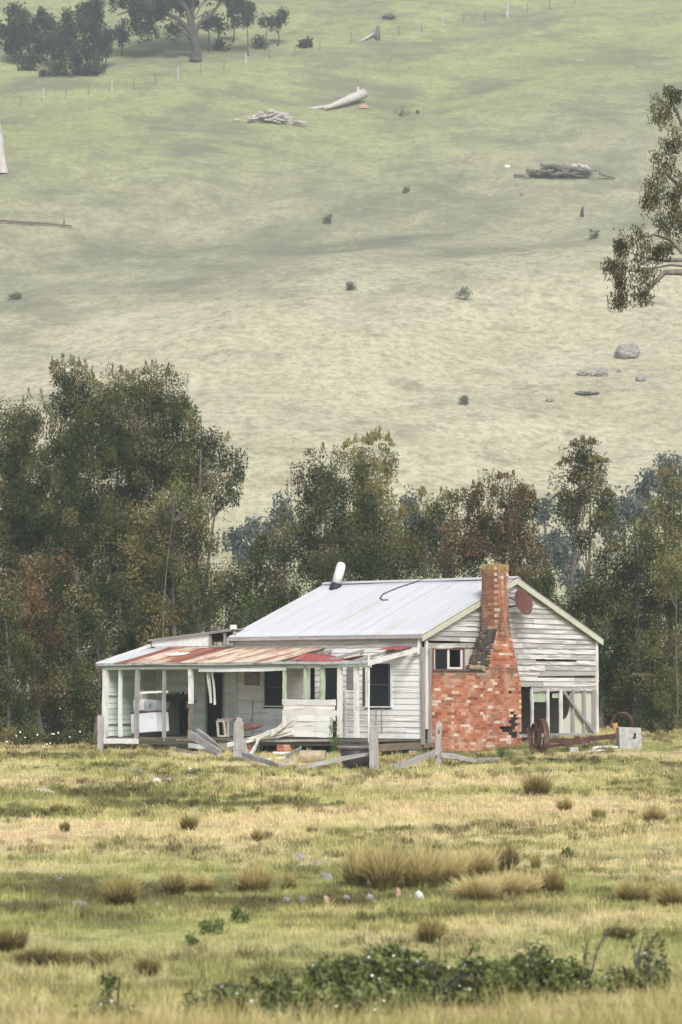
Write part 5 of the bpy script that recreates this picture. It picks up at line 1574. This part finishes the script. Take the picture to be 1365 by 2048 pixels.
o = mb.build('log', M['bark_pale'], None, True, loc=A_); tag(o, 'short pale log leaning on the upright hill stump', 'log')
mb = MB()
P_ = [gp(x, y, 150) + Vector((0, 0, 0.3)) for x, y in ((-10, 447), (40, 450), (95, 453), (145, 458))]
mb.tube(P_, [0.10, 0.11, 0.10, 0.07], 8)
mb.tube([P_[3] + Vector((-0.8, 0, 0)), P_[3] + Vector((-0.75, 0, 0.9))], [0.1, 0.05], 6)
mb.tube([P_[2] + Vector((-1.5, 0, 0)), P_[2] + Vector((-1.3, -0.3, -1.2))], [0.09, 0.05], 6)
o = mb.build('log', M['bark_grey'], None, True, loc=P_[0]); tag(o, 'long thin grey log lying at the left of the middle slope', 'log')
# post and wire fence across the hill
fence = empty('wire_fence', gp(224, 185, 150), 0, label='old post and wire fence running up across the top of the hill', cat='fence')
fl = fence.location
posts = [(-8, 222, 0), (42, 213, 0), (88, 203, 1), (132, 198, 0), (178, 190, 0), (224, 185, 1), (268, 178, 0), (312, 170, 0), (356, 160, 1), (402, 150, 0), (448, 140, 0), (492, 131, 1), (540, 120, 0), (590, 112, 0), (640, 102, 0),
         (703, 85, 0), (750, 78, 0), (799, 72, 0), (843, 64, 0), (885, 55, 1), (928, 46, 0), (970, 41, 0), (1015, 35, 2), (1056, 23, 0), (1100, 18, 0), (1150, 8, 0), (1200, -4, 0)]
tops = []
for x, y, k in posts:
    p = gp(x, y, 150) - fl
    h = (1.25, 1.5, 1.6)[k]
    r0 = (0.045, 0.11, 0.24)[k]
    mb = MB(); mb.tube([p + Vector((0, 0, -0.2)), p + Vector((random.uniform(-.06, .06), 0, h))], [r0, r0 * 0.85], 7)
    mb.build('post', M['fence_far' if k else 'bark_grey'], fence)
    tops.append(p)
for hh in (0.45, 0.8, 1.1):
    mb = MB()
    mb.tube([q + Vector((0, 0.02, hh)) for q in tops], 0.005, 4, cap=False)
    mb.build('wire', M['dark'], fence)

# ---------------------------------------------------------------- grass
def blades(P, H, Wd, lean, rng_):
    """two-segment blades standing at P with height H"""
    n_ = len(P)
    a = rng_.uniform(0, 6.283, n_)
    la = rng_.uniform(0, 6.283, n_)
    lm = lean * rng_.uniform(0.2, 1.3, n_) * H
    sx_, sy_ = np.cos(a) * Wd / 2, np.sin(a) * Wd / 2
    lx, ly = np.cos(la) * lm, np.sin(la) * lm
    z0 = np.zeros(n_)
    A = P + np.stack([sx_, sy_, z0 - 0.02], 1)
    B = P + np.stack([-sx_, -sy_, z0 - 0.02], 1)
    Cc = P + np.stack([lx * 0.35 - sx_ * 0.7, ly * 0.35 - sy_ * 0.7, H * 0.6], 1)
    D = P + np.stack([lx * 0.35 + sx_ * 0.7, ly * 0.35 + sy_ * 0.7, H * 0.6], 1)
    T1 = P + np.stack([lx - sx_ * 0.15, ly - sy_ * 0.15, H * np.sqrt(np.clip(1 - (lean * 0.8) ** 2, 0.2, 1))], 1)
    T2 = P + np.stack([lx + sx_ * 0.15, ly + sy_ * 0.15, H * np.sqrt(np.clip(1 - (lean * 0.8) ** 2, 0.2, 1))], 1)
    V = np.stack([A, B, Cc, D, T1, T2], 1).reshape(-1, 3)
    i = np.arange(n_)[:, None] * 6
    Fq = np.concatenate([i + [0, 1, 2, 3], i + [3, 2, 4, 5]], 0)
    return V, Fq

rg = np.random.default_rng(5)
def scatter(n_, y0, y1, power=1.0):
    # even over the ground in the wedge of view plus a margin
    u = rg.uniform(0, 1, n_)
    y = np.sqrt(y0 * y0 + u * (y1 * y1 - y0 * y0))
    x = rg.uniform(-1, 1, n_) * (0.145 * y + 4.5)
    return x, y
def clumped(n_, y0, y1, per, sp):
    cx, cy = scatter(n_ // per, y0, y1)
    k = len(cx)
    x = np.repeat(cx, per) + rg.normal(size=k * per) * sp
    y = np.repeat(cy, per) + rg.normal(size=k * per) * sp
    hs = np.repeat(rg.uniform(0.5, 1.4, k), per)
    ts = np.repeat(rg.uniform(-0.22, 0.22, k), per)
    return x, y, hs, ts
def inside_house(x, y):
    dx, dy = x - HC.x, y - HC.y
    c, s = math.cos(R(90) - TH), math.sin(R(90) - TH)
    v = dx * c + dy * s
    u = -dx * s + dy * c
    return (v > -2.2) & (v < 9.1) & (u > 0.05) & (u < 10.2)
Vs, Fs, Ts = [], [], []
off_ = 0
for (n_, y0, y1, per, sp, h, wd) in [(290000, 20, 36, 10, 0.05, 0.075, 0.006), (215000, 34, 56, 10, 0.07, 0.075, 0.009), (190000, 54, 93, 10, 0.10, 0.07, 0.014), (54000, 20, 60, 30, 0.05, 0.16, 0.007), (45000, 50, 92, 30, 0.07, 0.17, 0.012)]:
    x, y, hs, ts = clumped(n_, y0, y1, per, sp)
    ok = ~inside_house(x, y)
    x, y, hs, ts = x[ok], y[ok], hs[ok], ts[ok]
    H = h * hs * rg.uniform(0.5, 1.3, len(x)) * (1 + 0.5 * waves(x, y * 1.4, 0.9, 6, 2))
    H = np.clip(H, 0.02, 0.4)
    V, Fq = blades(np.stack([x, y, G(x, y)], 1), H, wd, 0.6, rg)
    t = np.clip(0.5 + ts + rg.normal(size=len(x)) * 0.14, 0, 1)
    Vs.append(V); Fs.append(Fq + off_); Ts.append(np.concatenate([t, t])); off_ += len(V)
# darker, coarser tufts scattered through the turf
for y0, y1, nc, h, wd in ((20, 45, 2300, 0.10, 0.008), (40, 90, 4600, 0.14, 0.014)):
    x, y, hs, ts = clumped(nc * 45, y0, y1, 45, 0.07)
    m_ = waves(x, y, 0.5, 8, 7) > -0.1
    ok = ~inside_house(x, y) & m_
    x, y, hs = x[ok], y[ok], hs[ok]
    V, Fq = blades(np.stack([x, y, G(x, y)], 1), h * hs * rg.uniform(0.5, 1.1, len(x)), wd, 0.7, rg)
    t = np.clip(rg.normal(size=len(x)) * 0.05 - 0.0 + 0.02, 0, 1)
    Vs.append(V); Fs.append(Fq + off_); Ts.append(np.concatenate([t, t])); off_ += len(V)
o = npmesh('grass', np.concatenate(Vs), np.concatenate(Fs), M['blades'], None, {'tint': ('FACE', np.concatenate(Ts))})
tag(o, 'short tufty paddock grass, straw coloured and green', 'grass', None, 'stuff')

# tall seeding grass along the near edge
Vs, Fs, Ts = [], [], []
off_ = 0
x, y, hs, ts = clumped(88000, 19.5, 26.5, 26, 0.09)
keep = rg.uniform(0, 1, len(x)) < np.clip((24.0 + 0.5 * x - y + 1.6 * waves(x, y, 0.9, 5)) / 2.2, 0.02, 1)
x, y, hs, ts = x[keep], y[keep], hs[keep], ts[keep]
V, Fq = blades(np.stack([x, y, G(x, y)], 1), 0.27 * hs * rg.uniform(0.4, 1.5, len(x)), 0.006, 0.5, rg)
t = np.clip(0.45 + ts + rg.normal(size=len(x)) * 0.2, 0, 1)
o = npmesh('tall_grass', V, Fq, M['seed_grass'], None, {'tint': ('FACE', np.concatenate([t, t]))})
tag(o, 'tall golden seeding grass along the bottom of the photo', 'grass', None, 'stuff')

# tussocks one can tell apart
def tussock(px, py, wpx, hpx, lab, n_=700, mt='tussock', bias=0.0, name='grass_tussock', cat='tussock', group='grass tussocks in the paddock', lean=0.55):
    p = gp(px, py, 18, 90)
    ppm = F_PX / p.y
    w_, h_ = wpx / ppm, hpx / ppm
    th = rg.uniform(0, 6.283, n_)
    q = np.sqrt(rg.uniform(0, 1, n_))
    r0 = w_ * 0.22 * q
    P = np.stack([r0 * np.cos(th), r0 * np.sin(th), np.zeros(n_)], 1)
    P[:, 2] = G(P[:, 0] + p.x, P[:, 1] + p.y) - p.z
    ll = rg.uniform(0.45, 1.1, n_) * (1 + 0.18 * np.sin(3 * th + px))
    ll = ll * np.where(rg.uniform(0, 1, n_) < 0.07, 1.45, 1)
    out = np.clip(q + rg.normal(size=n_) * 0.15, 0, 1.2)
    tip = P + np.stack([np.cos(th) * out * ll * w_ * 0.50, np.sin(th) * out * ll * w_ * 0.50, 0.88 * h_ * ll * np.sqrt(np.clip(1.05 - 0.62 * out * out, 0.1, 1))], 1)
    mid = P * 0.45 + tip * 0.55
    mid[:, 2] += h_ * 0.10
    a_ = rg.uniform(0, 6.283, n_)
    hw = max(0.004, 0.42 / ppm)
    sv = np.stack([np.cos(a_) * hw, np.sin(a_) * hw, np.zeros(n_)], 1)
    lo = P - np.array([0, 0, 0.03])
    V = np.stack([lo + sv, lo - sv, mid - sv * 0.8, mid + sv * 0.8, tip - sv * 0.2, tip + sv * 0.2], 1).reshape(-1, 3)
    i_ = np.arange(n_)[:, None] * 6
    Fq = np.concatenate([i_ + [0, 1, 2, 3], i_ + [3, 2, 4, 5]], 0)
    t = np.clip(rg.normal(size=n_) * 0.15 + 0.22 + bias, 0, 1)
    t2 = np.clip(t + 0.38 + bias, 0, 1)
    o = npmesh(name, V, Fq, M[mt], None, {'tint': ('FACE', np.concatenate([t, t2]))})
    o.location = p
    return tag(o, lab, cat, group)
for px, py, w_, h_, lab, b_ in [
    (244, 1814, 66, 62, 'big dark brown tussock in the left foreground', 0.0), (350, 1790, 48, 44, 'brown tussock right of the big dark one', 0.0), (512, 1788, 62, 58, 'round golden topped tussock left of the stone row', 0.1),
    (578, 1785, 34, 38, 'small brown tussock beside the round golden one', 0.0), (402, 1783, 40, 32, 'faint low tussock between two brown ones', 0.15), (378, 1661, 38, 34, 'dark tussock below the white sheets', -0.05),
    (1075, 1594, 56, 46, 'dark tussock below the rusty axle', -0.05), (712, 1776, 56, 80, 'left end tussock of the long row', 0.15), (770, 1782, 74, 96, 'tallest tussock of the long row, second from its left', 0.1),
    (845, 1780, 80, 84, 'wide tussock in the middle of the long row', 0.12), (900, 1770, 60, 70, 'fourth tussock of the long row from the left', 0.2), (960, 1755, 70, 60, 'pale tussock near the right of the long row', 0.25), (1016, 1738, 44, 46, 'dark tussock at the upper right of the long row', -0.05),
    (955, 1806, 90, 56, 'low spreading tussock right of the peaked white fragment', 0.2), (1010, 1800, 90, 56, 'golden spreading tussock below the dark upper one', 0.25), (1050, 1795, 60, 50, 'thin golden tussock before the right end of the long row', 0.25), (1105, 1790, 52, 50, 'dark low tussock closing the long row on the right', 0.0),
    (1265, 1808, 70, 46, 'olive tussock in the right foreground', 0.05), (1345, 1815, 60, 50, 'olive tussock cut by the right edge', 0.05), (1130, 1622, 34, 30, 'small brown tussock below the dark one near the axle', 0.1), (1197, 1640, 28, 26, 'little brown tussock right of the small one below the axle', 0.0),
    (1073, 1740, 20, 34, 'thin upright tuft right of the long row', 0.05), (515, 1683, 24, 24, 'tiny tuft alone in the mid paddock', 0.0), (130, 1665, 20, 22, 'tiny dark tuft at the left mid paddock', -0.1), (624, 1668, 20, 16, 'tiny dark tuft right of the alone one', -0.1),
    (1308, 1645, 44, 32, 'brownish tussock at the right mid paddock', 0.1), (295, 1950, 44, 32, 'flat dark tussock above the bottom left grass', -0.1), (115, 1625, 30, 20, 'low green tuft below the left white sheet', 0.0), (862, 1886, 50, 50, 'brown tussock above the white flowered brambles', 0.0),
    (20, 1905, 60, 46, 'dark tussock at the left edge low in the paddock', -0.1), (90, 1930, 120, 34, 'wide dark tussock mat in the bottom left', -0.12), (180, 1935, 90, 34, 'second dark tussock mat in the bottom left', -0.1), (1240, 1880, 60, 30, 'dark tussock behind the arching bramble', -0.1)]:
    tussock(px, py, w_, h_, lab, 900 if w_ < 40 else 2600, bias=b_)
for px, py, w_, h_, lab in [(482, 1848, 34, 28, 'small bright green weed in the green strip, right one'), (424, 1872, 42, 42, 'upright green weed in the green strip'), (385, 1892, 26, 18, 'dark green weed left of the upright one'),
                            (1137, 1715, 24, 12, 'small green weed in the right mid paddock'), (510, 1508, 26, 30, 'bright green weed behind the thick forked post'), (670, 1512, 24, 90, 'tall green weed growing beside the white panel'), (1006, 1520, 32, 30, 'grey green thistle at the end of the fallen rail')]:
    tree('weed', lab, 'weed', 'green weeds in the paddock', px, py, gp(px, py, 18, 90).y, [(px, py - h_ / 2, w_ / 2, h_ / 2)], 'leaf_weed', r0=0.008, L=0.07, Wd=0.025, size=0.08 if py > 1600 else 0.12, per=26, dens=0.9, nl=3, base=gp(px, py, 18, 90), droop=-0.4)

# ---------------------------------------------------------------- brambles
fm = MB()
for k in range(5):
    a = 6.283 * k / 5
    c, s = math.cos(a), math.sin(a)
    fm.quad([(0, 0, 0), (0.012 * c - 0.008 * s, 0.012 * s + 0.008 * c, 0.004), (0.021 * c, 0.021 * s, 0.006), (0.012 * c + 0.008 * s, 0.012 * s - 0.008 * c, 0.004)])
flower_src = fm.build('flower', M['petal'])
flower_me = flower_src.data
bpy.data.objects.remove(flower_src)
FLOWERS = 0
def bramble(px, py, blobs, lab, nfl, canes, per=26):
    p = gp(px, py, 17, 60)
    d_ = p.y
    blobs = [(x, y, rx * 1.12, ry * 1.12) for x, y, rx, ry in blobs]
    e = tree('bramble_bush', lab, 'bramble', 'white flowering brambles along the near edge', px, py, d_, blobs, 'leaf_bramble', 'bark_dark', 0.012, forks=[(blobs[0][0], blobs[0][1])],
             per=per, L=0.050, Wd=0.032, size=0.085, dens=0.85, nl=14, base=p, droop=0.0, redtop=0.1, deep=0.8)
    ppm = F_PX / d_
    r = random.Random(int(px))
    for k in range(int(nfl * 0.5)):
        x, y, rx, ry = r.choice(blobs)
        a = r.uniform(0, 6.283); q = r.uniform(0.3, 1.05)
        c = at(x + rx * q * math.cos(a), y + ry * q * math.sin(a) - 2, d_ - rx / ppm * 0.8 * r.uniform(0.3, 0.9)) - e.location
        o = bpy.data.objects.new('flower', flower_me); COL.objects.link(o)
        o.parent = e; o.location = c
        o.rotation_euler = (r.uniform(0.3, 1.3), r.uniform(-.5, .5), r.uniform(-.6, .6))
        k_ = r.uniform(0.4, 0.8)
        o.scale = (k_, k_, k_)
    for cn in canes:
        mb = MB()
        P_ = [at(x, y, d_ - 0.55) - e.location for x, y in cn]
        # smooth the cane
        Q = []
        for i in range(len(P_) - 1):
            for f in (0, 0.33, 0.66):
                p0, p1, p2, p3 = P_[max(i - 1, 0)], P_[i], P_[i + 1], P_[min(i + 2, len(P_) - 1)]
                Q.append(0.5 * ((2 * p1) + (p2 - p0) * f + (2 * p0 - 5 * p1 + 4 * p2 - p3) * f * f + (3 * p1 - p0 - 3 * p2 + p3) * f ** 3))
        Q.append(P_[-1])
        mb.tube(Q, list(np.linspace(0.010, 0.0045, len(Q))), 6)
        cane = mb.build('cane', M['bark_dark'], e, True)
        n_ = len(Q) * 3
        idx = rg.integers(0, len(Q), n_)
        Cc = np.array([list(Q[i]) for i in idx]) + rg.normal(size=(n_, 3)) * 0.02
        V, Fq = leaf_mesh(Cc, unit(rg.normal(size=(n_, 3))), 0.05, 0.03)
        npmesh('foliage', V, Fq, M['leaf_bramble'], cane, {'tint': ('FACE', np.clip(rg.normal(size=n_) * 0.2 + 0.6, 0, 1))})
    return e
bramble(470, 2035, [(480, 2005, 75, 34), (400, 2022, 44, 24), (560, 2000, 64, 34), (440, 1982, 22, 12), (520, 2025, 80, 20)], 'low bramble bush with few flowers at the bottom left of the thicket', 14, [[(380, 2040), (372, 2012), (400, 1995), (440, 2000)], [(436, 1990), (450, 1972), (500, 1975), (540, 1985)]])
bramble(680, 2036, [(640, 2012, 80, 30), (720, 2018, 80, 28), (800, 2020, 60, 26)], 'dark low bramble cut by the bottom edge under the largest bush', 8, [[(700, 2020), (720, 1985), (750, 1975)]])
bramble(740, 2005, [(700, 1960, 75, 38), (780, 1935, 70, 40), (640, 1945, 34, 16), (840, 1950, 50, 34), (740, 1995, 100, 34)], 'largest white flowered bramble bush in the middle of the thicket', 30, [[(600, 1945), (560, 1958), (530, 1945)], [(800, 1935), (850, 1925), (880, 1960), (890, 2000)], [(930, 1925), (945, 1900), (955, 1890)]])
bramble(930, 2010, [(920, 1960, 60, 34), (980, 1950, 60, 26), (900, 1995, 90, 30)], 'bramble bush with a bent cane right of the largest one', 18, [[(925, 1930), (940, 1905), (950, 1892)], [(870, 1950), (880, 1900), (870, 1880)]])
bramble(1090, 1985, [(1070, 1935, 60, 26), (1120, 1945, 50, 28), (1020, 1950, 40, 24), (1090, 1975, 80, 24)], 'bramble bush with dark arching canes in the right of the thicket', 20, [[(1070, 1940), (1062, 1905), (1050, 1888), (1085, 1890), (1105, 1930)], [(1165, 1960), (1170, 1920), (1165, 1890)]])
bramble(1230, 1990, [(1240, 1955, 45, 18), (1300, 1945, 40, 20), (1200, 1970, 40, 16)], 'thin bramble with one tall hoop shaped cane at the right', 9, [[(1183, 1950), (1195, 1900), (1215, 1868), (1240, 1856), (1262, 1880), (1275, 1925), (1290, 1950)], [(1170, 1945), (1172, 1905), (1178, 1880)]])
bramble(1305, 1985, [(1300, 1900, 8, 44), (1326, 1925, 8, 30), (1318, 1965, 26, 20)], 'upright leafy bramble shoots at the far right', 4, [[(1300, 1965), (1298, 1900), (1290, 1848)]], per=18)
bramble(215, 2040, [(215, 2020, 30, 20), (180, 2034, 40, 16), (216, 1975, 7, 26), (260, 2035, 30, 14)], 'small weedy bramble at the bottom left corner', 5, [[(216, 2010), (214, 1980), (216, 1958)]])

# blossom on the far left shrub
fsh = bpy.data.objects['flowering_shrub']
for k in range(16):
    o = bpy.data.objects.new('blossom', flower_me); COL.objects.link(o)
    o.parent = fsh
    o.location = at(random.uniform(0, 180), random.uniform(1462, 1492), 82.8) - fsh.location
    o.rotation_euler = (random.uniform(0.5, 1.3), 0, random.uniform(-.6, .6))
    s_ = random.uniform(1.0, 1.9)
    o.scale = (s_, s_, s_)

# ---------------------------------------------------------------- haze
hz = bpy.data.materials.new('haze')
hz.use_nodes = True
t_ = hz.node_tree
t_.nodes.clear()
out = t_.nodes.new('ShaderNodeOutputMaterial')
pv = t_.nodes.new('ShaderNodeVolumePrincipled')
pv.inputs['Color'].default_value = (0.86, 0.92, 1.0, 1)
pv.inputs['Density'].default_value = 0.0006
pv.inputs['Anisotropy'].default_value = 0.2
t_.links.new(pv.outputs[0], out.inputs['Volume'])
mb = MB(); mb.box(-640, 640, -140, 920, -3.5, 165)
o = mb.build('haze', hz)
tag(o, 'thin bluish haze lying over the hill', None, None, 'stuff')
